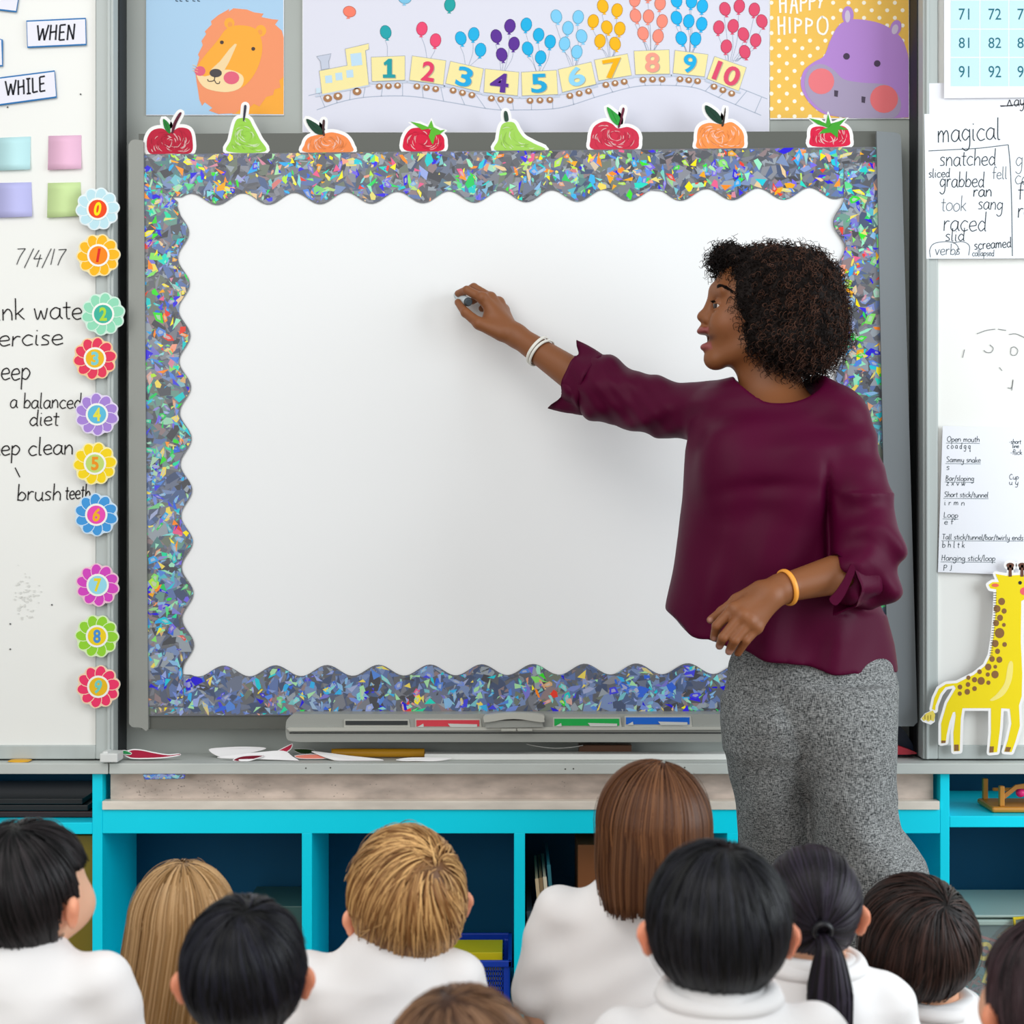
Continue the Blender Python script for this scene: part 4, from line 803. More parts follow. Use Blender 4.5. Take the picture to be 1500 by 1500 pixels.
def loft(zs, cx, cy, a, b, k=.01, th=0, sub=False, grow=0):
    """elliptic sections over height; th rotates the ellipse"""
    o = np.argsort(zs); zs, cx, cy, a, b = [np.asarray(v, float)[o] for v in (zs, cx, cy, a, b)]
    ct, st = math.cos(th), math.sin(th)
    def fn(X, Y, Z):
        z = np.clip(Z, zs[0], zs[-1]); x0 = np.interp(z, zs, cx); y0 = np.interp(z, zs, cy); A = np.interp(z, zs, a)+grow; B = np.interp(z, zs, b)+grow
        u = (X-x0)*ct+(Y-y0)*st; v = -(X-x0)*st+(Y-y0)*ct; q = np.sqrt((u/A)**2+(v/B)**2)+1e-9
        d = (q-1)*np.sqrt(u*u+v*v)/q; e = np.abs(Z-(zs[0]+zs[-1])/2)-(zs[-1]-zs[0])/2
        return np.where((q < .05), -np.minimum(A, B), d)*1.0 if sub is None else np.maximum(np.where(q < .05, -np.minimum(A, B), d), e)
    return dict(fn=fn, c=np.array([cx.mean(), cy.mean(), (zs[0]+zs[-1])/2]), R=9, k=k, sub=sub)
def polymin(a, b, k):
    h = np.clip(.5+.5*(b-a)/k, 0, 1); return b+(a-b)*h-k*h*(1-h)
def sdf(prims, lo, hi, h, post=None, B=14):
    lo = np.asarray(lo, float); n = np.ceil((np.asarray(hi)-lo)/h).astype(int)+1
    Fd = np.full(tuple(n), .05, np.float32); ax = [lo[i]+h*np.arange(n[i]) for i in range(3)]; hd = B*h*.87
    for i in range(0, n[0], B):
        for j in range(0, n[1], B):
            for l in range(0, n[2], B):
                xs, ys, zs = ax[0][i:i+B], ax[1][j:j+B], ax[2][l:l+B]; c = np.array([xs.mean(), ys.mean(), zs.mean()])
                act = [p for p in prims if np.linalg.norm(p['c']-c) < p['R']+hd+.03]
                if not any(not p['sub'] for p in act): continue
                one = np.ones((1, 1, 1)); C3 = (c[0]*one, c[1]*one, c[2]*one)
                if min(float(p['fn'](*C3).ravel()[0]) for p in act if not p['sub']) > hd*1.4+.03: continue
                X, Y, Z = xs[:, None, None], ys[None, :, None], zs[None, None, :]; d = None
                for p in act:
                    v = p['fn'](X, Y, Z)
                    if p['sub']:
                        if d is not None: d = -polymin(-d, v, p['k'])
                    else: d = v if d is None else polymin(d, v, p['k'])
                if d is None: continue
                if post: d = post(X, Y, Z, d)
                Fd[i:i+B, j:j+B, l:l+B] = np.broadcast_to(d, (len(xs), len(ys), len(zs)))
    return nets(Fd, lo, h)
def nets(Fd, lo, h):
    s = Fd < 0; n = np.array(Fd.shape)
    cnt = np.zeros(n-1, np.int8)
    for a in (0, 1):
        for b in (0, 1):
            for c in (0, 1): cnt += s[a:n[0]-1+a, b:n[1]-1+b, c:n[2]-1+c]
    act = np.argwhere((cnt > 0) & (cnt < 8)); idx = np.full(n-1, -1, np.int32); idx[tuple(act.T)] = np.arange(len(act))
    acc = np.zeros((len(act), 3)); num = np.zeros(len(act))
    cor = [(a, b, c) for a in (0, 1) for b in (0, 1) for c in (0, 1)]
    val = {q: Fd[act[:, 0]+q[0], act[:, 1]+q[1], act[:, 2]+q[2]].astype(float) for q in cor}
    for q in cor:
        for d in range(3):
            if q[d] == 0:
                r = list(q); r[d] = 1; r = tuple(r); v0, v1 = val[q], val[r]; m = (v0 < 0) != (v1 < 0)
                t = np.where(m, v0/(v0-v1+1e-12*(v0 == v1)), 0); p = np.tile(np.array(q, float), (len(act), 1)); p[:, d] += t
                acc[m] += p[m]; num[m] += 1
    V = lo+h*(act+acc/num[:, None]); quads = []
    for d in range(3):
        e1, e2 = (d+1) % 3, (d+2) % 3
        a = [slice(None)]*3; b = [slice(None)]*3; a[d] = slice(0, n[d]-1); b[d] = slice(1, n[d])
        A_, B_ = s[tuple(a)], s[tuple(b)]; ed = np.argwhere(A_ != B_)
        ed = ed[(ed[:, e1] > 0) & (ed[:, e1] < n[e1]-1) & (ed[:, e2] > 0) & (ed[:, e2] < n[e2]-1)]
        if not len(ed): continue
        flip = s[tuple(ed.T)]; qs = []
        for o1, o2 in ((-1, -1), (0, -1), (0, 0), (-1, 0)):
            c = ed.copy(); c[:, e1] += o1; c[:, e2] += o2; qs.append(idx[tuple(c.T)])
        q = np.stack(qs, 1); q[~flip] = q[~flip][:, ::-1]; quads.append(q)
    Q = np.concatenate(quads); Q = Q[(Q >= 0).all(1)]
    return V, Q
def join(parts):
    Vs, Qs, b = [], [], 0
    for V, Q in parts: Vs.append(V); Qs.append(Q+b); b += len(V)
    return np.concatenate(Vs), np.concatenate(Qs)
def fr(fwd, up=(0, 0, 1)):
    """rows: right, forward, up"""
    f = np.array(fwd, float); f /= np.linalg.norm(f); r = np.cross(f, up); r /= np.linalg.norm(r); return np.stack([r, f, np.cross(r, f)])
def strand_mesh(Pth, Nrm, w, colr):
    """Pth (N,K,3), Nrm (N,K,3) outward; ridge ribbons"""
    N, K, _ = Pth.shape; T = np.gradient(Pth, axis=1); T /= np.linalg.norm(T, axis=2, keepdims=True)+1e-9
    Sd = np.cross(T, Nrm); Sd /= np.linalg.norm(Sd, axis=2, keepdims=True)+1e-9
    tp = np.sin(np.linspace(.35, math.pi-.12, K))[None, :, None]**.7; ww = np.asarray(w).reshape(-1, 1, 1)*tp
    V = np.stack([Pth-Sd*ww, Pth+Nrm*ww*.7, Pth+Sd*ww], 2).reshape(-1, 3)
    b = (np.arange(N)[:, None]*K+np.arange(K-1)[None])*3; b = b.ravel()
    Q = np.concatenate([np.stack([b, b+1, b+4, b+3], 1), np.stack([b+1, b+2, b+5, b+4], 1)])
    return V, Q, np.repeat(colr, K*3, axis=0)
m_skin = mat('skin', attr=True, rough=.48, spec=.35, sss=.12, bump=(900, .12, .0004))
m_hair = mat('hair', attr=True, rough=.38, spec=.22)
m_hairm = mat('curly_hair', attr=True, rough=.6, spec=.14)
m_shirt = mat('white_cotton', '#f1efee', .8, .2, sheen=.2, bump=(700, .15, .0004))
m_short = mat('school_trousers', '#3a3e46', .85, .2, bump=(500, .2, .0005))
m_eyew = mat('eye', attr=True, rough=.15, spec=.6)

# ---------------------------------------------------------------- teacher
Yt0 = -.44
TB = P(1195, 0, -.46)*[1, 1, 0]
teacher = thing('person', TB, 'standing woman in burgundy blouse and grey tweed trousers writing on the board', 'person')
SK = np.array(lin('#86522f')); SKD = np.array(lin('#6b3a26')); LIP = np.array(lin('#8f4a48')); SKL = np.array(lin('#a8694a'))
def T(px, py, dy=0): return P(px, py, Yt0+dy)
u = (Yt0-CY)/F
head = [ell(T(1108, 435), (.084, .074, .090), k=.02), ell(T(1086, 476), (.056, .060, .080), k=.03),
        cap(T(1108, 503, -.045), T(1052, 524, -.014), .022, .016, k=.025), cap(T(1108, 503, .045), T(1052, 524, .014), .022, .016, k=.025),
        ell(T(1046, 526), (.0185, .020, .018), k=.018), ell(T(1053, 495), (.024, .032, .030), k=.02),
        ell(T(1062, 472, -.036), (.024, .020, .022), k=.03), ell(T(1062, 472, .036), (.024, .020, .022), k=.03),
        cap(T(1049, 424, -.008), T(1060, 425, -.046), .010, .008, k=.014), cap(T(1049, 424, .008), T(1060, 425, .046), .010, .008, k=.014),
        cap(T(1049, 434), T(1035, 460), .0085, .0110, k=.020), ell(T(1030.5, 464), (.0125, .0125, .0105), k=.008),
        ell(T(1038, 468, -.0125), (.0115, .0075, .0085), k=.006), ell(T(1038, 468, .0125), (.0115, .0075, .0085), k=.006),
        ell(T(1048, 447, -.031), (.012, .016, .012), k=.010, sub=True), ell(T(1048, 447, .031), (.012, .016, .012), k=.010, sub=True),
        ell(T(1054, 448, -.0305), .0138, k=.004), ell(T(1054, 448, .0305), .0138, k=.004),
        cap(T(1036, 474), T(1030, 481), .006, .007, k=.01),
        ell(T(1031, 485), (.0135, .022, .0075), k=.006), ell(T(1036, 508.5), (.0135, .019, .0080), k=.007),
        ell(T(1029, 496.5), (.024, .019, .0070), k=.004, sub=True),
        ell(T(1042, 448.3, -.034), (.0150, .017, .0042), M=None, k=.003, sub=True), ell(T(1042, 448.3, .034), (.0150, .017, .0042), k=.003, sub=True),
        ell(T(1036, 472, -.006), (.006, .003, .002), k=.003, sub=True), ell(T(1036, 472, .006), (.006, .003, .002), k=.003, sub=True),
        ell(T(1112, 470, -.074), (.014, .008, .026), k=.008), ell(T(1112, 470, .074), (.014, .008, .026), k=.008),
        cap(T(1124, 505), T(1138, 596, -.005), .052, .055, k=.03), cap(T(1100, 520), T(1112, 600, -.01), .022, .03, k=.03),
        ell(T(1140, 625, -.02), (.125, .085, .055), k=.05)]
Vh, Qh = sdf(head, T(1000, 640)+[-.02, -.16, 0], T(1240, 340)+[.02, .16, 0], .0024)
def shade(V):
    Cc = np.tile(SK, (len(V), 1)); kx = 1/u
    ux = V[:, 0]/u+750; uz = 750-(V[:, 2]-H)/u
    # lips, brows and cheek tone on the face
    def blend(m, c): Cc[:] = Cc*(1-m[:, None])+c*m[:, None]
    m = np.exp(-(((ux-1029)/9)**4+((uz-485)/4.6)**4))*(np.abs(V[:, 1]-Yt0) < .026); blend(np.clip(m*1.2, 0, 1), LIP)
    m = np.exp(-(((ux-1032)/10)**4+((uz-508)/6)**4))*(np.abs(V[:, 1]-Yt0) < .024); blend(np.clip(m*1.2, 0, 1), LIP)
    m = np.exp(-(((ux-1036)/7)**2+((uz-497)/4.5)**2)); blend(np.clip(m, 0, .75), np.array(lin('#3a1614')))
    m = np.exp(-(((ux-1075)/28)**2+((uz-478)/22)**2)); blend(m*.3, SKL)
    return Cc
# arms
WR = np.array([*P(755, 491, -.165)]); EL = P(884, 579, -.255)
def armskin():
    A = [cap(EL, WR, .041, .0225, k=.01), cap(P(1040, 602, -.40), EL, .042, .040, k=.02)]
    A.append(cap(WR, P(722, 470, -.145), .0225, .024, k=.015))
    mc = [P(707, 437, -.148), P(719, 437, -.130), P(731, 444, -.112), P(738, 455, -.096)]
    pip = [P(684, 425, -.136), P(694, 421, -.112), P(708, 431, -.092), P(720, 443, -.080)]
    tip = [P(671, 430, -.112), P(677, 429, -.096), P(692, 441, -.082), P(706, 452, -.080)]
    for i in range(4):
        A.append(cap(P(745, 482, -.150+.012*i), mc[i], .0165, .0125, k=.014))
        A.append(cap(mc[i], pip[i], .0110, .0092, k=.005)); A.append(cap(pip[i], tip[i], .0090, .0075, k=.003))
        A.append(ell(mc[i]+np.array([-.001, -.004, .002]), .0105, k=.006))
    th = [P(733, 487, -.168), P(702, 474, -.168), P(682, 458, -.150), P(671, 443, -.122)]
    A += [cap(th[0], th[1], .017, .013, k=.014), cap(th[1], th[2], .0118, .0100, k=.006), cap(th[2], th[3], .0098, .0078, k=.004)]
    return A
right = sdf(armskin(), P(662, 600, -.3)-[.02, .08, .03], P(1010, 400, -.3)+[0, .26, .03], .0022)
WL = P(1143, 863, -.675); EL2 = P(1276, 828, -.605)
def arm2():
    A = [cap(EL2, WL, .043, .0245, k=.01), cap(P(1236, 650, -.54), EL2, .036, .040, k=.02), cap(WL, P(1125, 872, -.685), .0245, .025, k=.015)]
    mc = [P(1074, 892, -.700), P(1086, 902, -.712), P(1098, 911, -.712), P(1108, 919, -.704)]
    pip = [P(1050, 917, -.706), P(1059, 934, -.722), P(1076, 938, -.722), P(1092, 938, -.712)]
    tip = [P(1046, 934, -.690), P(1054, 946, -.702), P(1068, 954, -.704), P(1081, 956, -.698)]
    for i in range(4):
        A.append(cap(P(1127, 870+3*i, -.688), mc[i], .0165, .0120, k=.014)); A.append(ell(mc[i]+np.array([0, -.003, .001]), .0105, k=.006))
        A.append(cap(mc[i], pip[i], .0105, .0090, k=.004)); A.append(cap(pip[i], tip[i], .0088, .0072, k=.002))
    th = [P(1112, 866, -.680), P(1080, 880, -.668), P(1058, 896, -.668), P(1041, 908, -.680)]
    A += [cap(th[0], th[1], .0175, .013, k=.014), cap(th[1], th[2], .0115, .0098, k=.006), cap(th[2], th[3], .0095, .0072, k=.004)]
    return A
left = sdf(arm2(), P(1035, 960, -.70)-[.02, .05, .02], P(1330, 590, -.70)+[.03, .24, .0], .0024)
# blouse and trunk sections: py, left px, right px, centre depth, half depth
BT = [(548, 1082, 1200, -.455, .060), (558, 1062, 1216, -.455, .075), (570, 1042, 1234, -.455, .088), (590, 1024, 1252, -.455, .102), (620, 1011, 1262, -.457, .116), (660, 1004, 1262, -.465, .128), (720, 999, 1256, -.470, .140), (780, 992, 1262, -.47, .140), (840, 982, 1281, -.47, .135), (890, 973, 1298, -.465, .135), (940, 972, 1308, -.46, .138), (1015, 985, 1316, -.46, .142)]
def tab(B_, shrink=0):
    zs, cx, cy, a, b = [], [], [], [], []
    for (py, L, R, yc, bb) in B_:
        l, r = P(L, py, yc), P(R, py, yc); zs.append(l[2]); cx.append((l[0]+r[0])/2); cy.append(yc); a.append(max(.02, (r[0]-l[0])/2-shrink)); b.append(max(.02, bb-shrink))
    return zs, cx, cy, a, b
trunk = [loft(*tab([r for r in BT if r[0] >= 590 and r[0] <= 890], .045), k=.03), ell(P(1140, 610, -.46), (.12, .08, .05), k=.04)]
legs_skin = []
hipA, hipB = P(1120, 1010, -.43), P(1240, 1010, -.50)
ankA, ankB = np.array([P(1140, 1500, -.40)[0], -.40, .09]), np.array([P(1270, 1500, -.50)[0], -.52, .09])
for a_, b_ in ((hipA, ankA), (hipB, ankB)):
    kn = (a_+b_)/2+[0, -.02, 0]; legs_skin += [cap(a_, kn, .055, .046, k=.03), cap(kn, b_, .044, .034, k=.03)]
trunk += legs_skin+[ell((hipA+hipB)/2+[0, 0, .04], (.12, .075, .08), k=.04)]
tr = sdf(trunk, [.22, -.66, .05], [.80, -.28, 1.22], .008)
V, Q = join([(Vh, Qh), right, left, tr]); Cc = np.tile(SK, (len(V), 1)); Cc[:len(Vh)] = shade(Vh)
# knuckles and nails slightly lighter
for (x, y, d) in ((1046, 938, -.70), (1056, 948, -.71), (1069, 955, -.71), (1040, 909, -.69)):
    m = np.exp(-((np.linalg.norm(V-P(x, y, d), axis=1)/.007)**4)); Cc = Cc*(1-m[:, None]*.7)+np.array(lin('#c8988a'))*m[:, None]*.7
mk('body', V, Q, m_skin, teacher, cols=Cc, smooth=True)
# eyes
def disc_ball(name, c, r, axis, parent, iris='#2a160c'):
    V = []; Fq = []; n = 20; A = fr(axis); cols = []
    for i in range(n+1):
        th = math.pi*i/n
        for j in range(n): ph = 2*math.pi*j/n; l = np.array([math.sin(th)*math.cos(ph), math.cos(th), math.sin(th)*math.sin(ph)]); V.append(c+r*(A.T@l))
    for i in range(n):
        col = lin('#060404') if i < 2 else (lin(iris) if i < 5 else lin('#c9bdb4'))
        for j in range(n): Fq.append((i*n+j, i*n+(j+1) % n, (i+1)*n+(j+1) % n, (i+1)*n+j)); cols.append(col)
    return mk(name, V, Fq, m_eyew, parent, cols=cols, smooth=True)
for s in (-1, 1): disc_ball('eye', T(1054, 448, s*.0305), .0122, (-1, -s*-.30, .06), teacher)
g = G()
for s in (-1, 1):
    Fx = Vh[:, 0]/u+750; Fz = 750-(Vh[:, 2]-H)/u; A = []
    for (bx, by) in crom([(1043.5, 424), (1049, 422.5), (1057, 426), (1067, 436)], n=6):
        m = np.hypot(Fx-bx, Fz-by); cand_ = np.where((m < 2.6) & ((Vh[:, 1]-Yt0)*s > 0))[0]
        A.append(Vh[cand_[np.argmax((Vh[cand_, 1]-Yt0)*s)]] if len(cand_) else T(bx, by, s*.03))
    A = np.array(A); A = np.stack([np.convolve(np.pad(A[:, i], 4, 'edge'), np.ones(9)/9, 'valid') for i in range(3)], 1); hd = T(1085, 440); n_ = A-hd; n_ /= np.linalg.norm(n_, axis=1)[:, None]; A = A+n_*.0006
    Pth = []; Nn = []; Cn = []
    for i in range(150):
        kk = random.uniform(0, len(A)-2); a0 = A[int(kk)]*(1-kk % 1)+A[int(kk)+1]*(kk % 1); nn = n_[int(kk)]; d = A[min(len(A)-1, int(kk)+1)]-A[int(kk)]; d /= np.linalg.norm(d)
        st = a0+np.array([0, 0, random.uniform(-.0028, .0028)]); Pth.append([st+d*.009*j/3+nn*.0008*j for j in range(4)]); Nn.append([nn]*4); Cn.append(lin('#120b09'))
    V, Q, cc = strand_mesh(np.array(Pth), np.array(Nn), [.0006]*150, np.array(Cn)); mk('eyebrow', V, Q, m_hairm, teacher, cols=cc)
    # upper lashes
    Pth = [];  Nn = []
    for i in range(26):
        a = -.9+1.8*i/25; o = T(1054, 448, s*.0305); dirv = np.array([-math.cos(a)*.9, -s*-math.sin(a)*.6 if False else s*math.sin(a)*.8, .36]); dirv /= np.linalg.norm(dirv)
        st = o+dirv*.0134; Pth.append([st+dirv*.006*j/3+np.array([0, 0, .0008*j]) for j in range(4)]); Nn.append([np.array([0, 0, 1.])]*4)
    V, Q, cc = strand_mesh(np.array(Pth), np.array(Nn), [.0006]*26, np.tile(lin('#0a0606'), (26, 1))); mk('eyelashes', V, Q, m_hairm, teacher, cols=cc)

# blouse
m_blouse = mat('burgundy_crepe', '#4b0228', .5, .11, bump=(260, .12, .0006))
zrel = lambda py: P(0, py, -.47)[2]
def pxz(X, Y, Z):
    k = (Y-CY)/F; return X/k+750, 750-(Z-H)/k
hx = [960, 972, 985, 998, 1012, 1045, 1064, 1101, 1130, 1160, 1192, 1245, 1269, 1290, 1316, 1340]; hy = [884, 890, 902, 914, 928, 938, 950, 957, 965, 972, 981, 984.5, 993, 997, 992, 990]
def blouse_post(X, Y, Z, d):
    X, Y, Z = np.broadcast_arrays(X, Y, Z); ux, uz = pxz(X, Y, Z)
    low = np.clip((uz-640)/300, 0, 1)
    # hanging folds, armpit pull and sleeve creases
    f = .0062*low*np.sin((ux-970+.10*(uz-900))*.060+1.6*np.sin(uz*.009))+.0015*low*np.sin((ux+.3*uz)*.115)
    body = (ux > 1010) & (ux < 1262)
    f = f+np.where(uz < 760, .0035*np.exp(-((uz-610-.25*(ux-1100))/34)**2)*np.sin((ux*.25+uz)*.11), 0)
    f = f+.0075*np.exp(-((uz-712-.0012*(ux-1140)**2)/13)**2)*np.exp(-((ux-1125)/75)**2)
    slv = np.clip((1010-ux)/60, 0, 1)*(uz < 660); f = f+slv*(.0040*np.sin((ux*.7+uz*.5)*.13+1.9*np.sin(uz*.05)+1.2*np.sin(ux*.031))+.0012*np.sin(ux*.25-uz*.19))
    sl2 = np.clip((ux-1215)/30, 0, 1)*(uz > 720)*(uz < 900); f = f+sl2*(.0055*np.sin((ux*.35-uz)*.10+1.4*np.sin(ux*.05+uz*.02)))
    f = f+.013*np.exp(-((ux-1213-(uz-760)*.02)/6)**2)*np.clip((uz-670)/50, 0, 1)*np.clip((850-uz)/30, 0, 1)*(Y < -.5)
    f = f+.0022*np.sin(ux*.045+2)*np.sin(uz*.05+Y*18)
    return d+f
zh = lambda: None
def hem_fn(X, Y, Z):
    X, Y, Z = np.broadcast_arrays(X, Y, Z); ux, uz = pxz(X, np.full_like(Y, -.55), Z); return (np.interp(ux, hx, hy)-uz)*.0013
ARM_R = P(1048, 604, -.40)
sleeveR = [cap(P(1060, 606, -.42), P(965, 598, -.335), .060, .055, k=.03), cap(P(965, 598, -.335), P(888, 572, -.262), .055, .062, k=.02), cap(P(888, 572, -.262), P(866, 561, -.240), .066, .064, k=.012)]
sleeveL = [cap(P(1232, 628, -.535), P(1262, 750, -.575), .058, .060, k=.035), cap(P(1262, 750, -.575), P(1266, 812, -.60), .062, .064, k=.015), cap(P(1268, 812, -.605), P(1250, 842, -.625), .068, .052, k=.012), ell(P(1282, 858, -.60), (.040, .05, .048), k=.02)]
torso = loft(*tab(BT), k=.03)
bl = [torso]+sleeveR+sleeveL+[ell(P(1212, 600, -.50), (.062, .075, .045), k=.04), ell(P(1070, 600, -.42), (.06, .06, .04), k=.04), ell(P(1085, 680, -.555), (.075, .055, .075), k=.05), ell(P(1175, 690, -.575), (.07, .05, .07), k=.05)]
# neck opening, sleeve openings, hollow hem
neck = ell(P(1142, 548, -.49), (.083, .135, .066), k=.006, sub=True)
openR = cap(P(835, 547, -.20)-[.03, 0, 0], P(868, 562, -.242), .054, .049, k=.006, sub=True)
openL = cap(P(1190, 858, -.665), P(1240, 842, -.625), .040, .041, k=.006, sub=True)
hollow = loft(*tab([(r[0], r[1]+7, r[2]-7, r[3], r[4]) for r in BT if r[0] >= 840]+[(1060, 990, 1308, -.46, .142)], .011), k=.004, sub=True)
hem = dict(fn=hem_fn, c=np.zeros(3), R=99, k=.003, sub=True)
Vb, Qb = sdf(bl+[neck, openR, openL, hem], P(820, 1020, -.2)-[.0, .62, 0], P(1330, 540, -.2)+[.06, .06, .02], .0048, post=blouse_post)
o = mk('blouse', Vb, Qb, m_blouse, teacher, smooth=True); sm = o.modifiers.new('smooth', 'SMOOTH'); sm.factor = .5; sm.iterations = 3
# rolled cuffs with pointed tabs
def cuff(c0, c1, r0, r1, spikes, name='cuff', sm=True):
    c0, c1 = np.array(c0, float), np.array(c1, float); A = fr(c1-c0); n = 48; V = []; m = 6
    for lay in (0, .003):
        for i in range(m+1):
            t = i/m
            for j in range(n):
                ph = 2*math.pi*j/n; ext = 0; rr = 0
                for (a, L, w, dr) in spikes:
                    q = math.exp(-((((ph-a+math.pi) % (2*math.pi))-math.pi)/w)**2); ext += L*q*t; rr += dr*q*t
                r = r0+(r1-r0)*t+lay+rr+.0022*math.sin(ph*7+t*3); p = c0+(c1-c0)*t*(1+ext); V.append(p+A[0]*math.cos(ph)*r+A[2]*math.sin(ph)*r)
    Fq = []; L = (m+1)*n
    for k in (0, L):
        for i in range(m):
            for j in range(n): Fq.append((k+i*n+j, k+i*n+(j+1) % n, k+(i+1)*n+(j+1) % n, k+(i+1)*n+j))
    for i in (0, m):
        for j in range(n): Fq.append((i*n+j, i*n+(j+1) % n, L+i*n+(j+1) % n, L+i*n+j))
    return mk(name, V, Fq, m_blouse, teacher, smooth=True)
cuff(P(874, 565, -.250), P(846, 553, -.226), .0620, .054, [(math.pi/2+.12, .55, .22, .014), (-math.pi/2-.25, .62, .24, .026)])
cuff(P(1262, 838, -.615), P(1232, 851, -.638), .050, .0475, [(-math.pi/2+.2, .5, .3, .010)])
g = G(); yk = -.70; q = [(1247, 826), (1253, 834), (1246, 854), (1235, 876), (1224, 887), (1215, 878), (1225, 866), (1238, 846)]
g.poly(crom(q, True, 3), yk+.006, t=.006); o = g.mesh('sleeve_tab', m_blouse, teacher, attr=False, bevel=.004, smooth=True)

# trousers
m_tweed = bpy.data.materials.new('grey_tweed'); m_tweed.use_nodes = True; nt = m_tweed.node_tree; b_ = nt.nodes['Principled BSDF']; b_.inputs['Roughness'].default_value = .9; b_.inputs['Specular IOR Level'].default_value = .15
tc = nt.nodes.new('ShaderNodeTexCoord'); outs = []
for s3 in ((1500, 1500, 260), (280, 280, 1500)):
    mp = nt.nodes.new('ShaderNodeMapping'); mp.inputs['Scale'].default_value = s3; nz = nt.nodes.new('ShaderNodeTexNoise'); nz.inputs['Scale'].default_value = .5; nz.inputs['Detail'].default_value = 2
    nt.links.new(tc.outputs['Object'], mp.inputs[0]); nt.links.new(mp.outputs[0], nz.inputs['Vector']); outs.append(nz)
ad = nt.nodes.new('ShaderNodeMath'); ad.operation = 'ADD'; nt.links.new(outs[0].outputs[0], ad.inputs[0]); nt.links.new(outs[1].outputs[0], ad.inputs[1])
cr = nt.nodes.new('ShaderNodeValToRGB'); cr.color_ramp.elements[0].position = .40; cr.color_ramp.elements[0].color = (.035, .038, .04, 1); cr.color_ramp.elements[1].position = .62; cr.color_ramp.elements[1].color = (.36, .37, .365, 1)
hf = nt.nodes.new('ShaderNodeMath'); hf.operation = 'MULTIPLY'; hf.inputs[1].default_value = .5; nt.links.new(ad.outputs[0], hf.inputs[0]); nt.links.new(hf.outputs[0], cr.inputs[0]); nt.links.new(cr.outputs[0], b_.inputs['Base Color'])
def lg(rows): return tab(rows)
pelv = loft(*tab([(945, 1078, 1300, -.465, .105), (970, 1068, 1309, -.465, .118), (1010, 1063, 1313, -.465, .128), (1060, 1062, 1312, -.465, .128), (1090, 1066, 1310, -.465, .105)]), k=.02)
legA = loft(*tab([(1030, 1063, 1172, -.462, .122), (1090, 1065, 1184, -.455, .118), (1130, 1070, 1188, -.445, .110), (1200, 1077, 1196, -.425, .100), (1250, 1082, 1200, -.405, .095), (1400, 1084, 1205, -.40, .10), (1540, 1080, 1215, -.39, .105)]), k=.04)
legB = loft(*tab([(1000, 1115, 1313, -.495, .112), (1040, 1132, 1312, -.50, .118), (1080, 1152, 1311, -.505, .118), (1130, 1172, 1311, -.51, .112), (1180, 1184, 1312, -.515, .110), (1210, 1188, 1320, -.52, .112), (1235, 1190, 1340, -.52, .116), (1260, 1192, 1356, -.525, .12), (1300, 1196, 1368, -.53, .12), (1400, 1205, 1360, -.53, .115), (1535, 1205, 1350, -.53, .115)]), k=.014)
def pants_post(X, Y, Z, d):
    X, Y, Z = np.broadcast_arrays(X, Y, Z); ux, uz = pxz(X, Y, Z)
    f = .004*np.sin((ux-.6*uz)*.055+1)*np.clip((uz-1080)/100, 0, 1)+.0035*np.sin((ux+.8*uz)*.06)*np.exp(-((uz-1150)/60)**2)
    f = f+.007*np.exp(-((ux-1290-(uz-1200)*.25)/22)**2)*np.sin((uz+ux*.7)*.06)*np.clip((uz-1130)/60, 0, 1)
    f = f+.006*np.exp(-((uz-1040-.12*(ux-1100))/8)**2)*np.exp(-((ux-1115)/45)**2)+.004*np.exp(-((uz-1028)/7)**2)*np.exp(-((ux-1120)/35)**2)
    f = f+.006*np.exp(-((ux-1150-(uz-1040)*.42)/9)**2)*np.clip((uz-1000)/40, 0, 1)*(uz < 1120)
    f = f+.0045*np.exp(-((ux-1098)/5)**2)*np.clip((uz-955)/10, 0, 1)*(uz < 985)
    return d+f
V, Q = sdf([pelv, legA, legB], [P(1055, 0, -.45)[0]-.01, -.70, .015], [P(1385, 0, -.45)[0]+.02, -.28, P(0, 940, -.45)[2]+.01], .0065, post=pants_post)
o = mk('trousers', V, Q, m_tweed, teacher, smooth=True); sm = o.modifiers.new('smooth', 'SMOOTH'); sm.factor = .5; sm.iterations = 2
m_shoe = mat('black_leather', '#1a1918', .35, .5)
for c in (ankA, ankB):
    V, Q = sdf([cap([c[0]-.05, c[1]-.0, .035], [c[0]-.17, c[1]-.02, .028], .036, .028, k=.02), ell([c[0]+.01, c[1], .05], (.045, .04, .05), k=.03)], [c[0]-.24, c[1]-.1, .001], [c[0]+.1, c[1]+.08, .12], .006, post=lambda X, Y, Z, d: np.maximum(d, .006-Z+0*d)); mk('shoe', V, Q, m_shoe, teacher, smooth=True)

# bracelets and marker
def torus(name, c, axis, R, r, col, material, parent, lab=None, wob=0):
    A = fr(axis); V = []; n, m = 56, 10
    for i in range(n):
        a = 2*math.pi*i/n; e = A[0]*math.cos(a)+A[2]*math.sin(a)
        for j in range(m): b = 2*math.pi*j/m; V.append(c+e*(R+r*math.cos(b))+A[1]*(r*1.6*math.sin(b)+wob*math.sin(2*a)))
    Fq = [(i*m+j, i*m+(j+1) % m, ((i+1) % n)*m+(j+1) % m, ((i+1) % n)*m+j) for i in range(n) for j in range(m)]
    g = G(); g.add(V, Fq, lin(col)); return g.mesh(name, material, parent, smooth=True, label=lab)
ax = WR-EL; c = EL+ax*.74
tag(torus('bracelet', c, ax, .0318, .0022, '#e8e6dc', m_attr, None, wob=.001), 'white bangle on the raised forearm, nearer the hand', 'bracelet', 'white bangles on the raised arm')
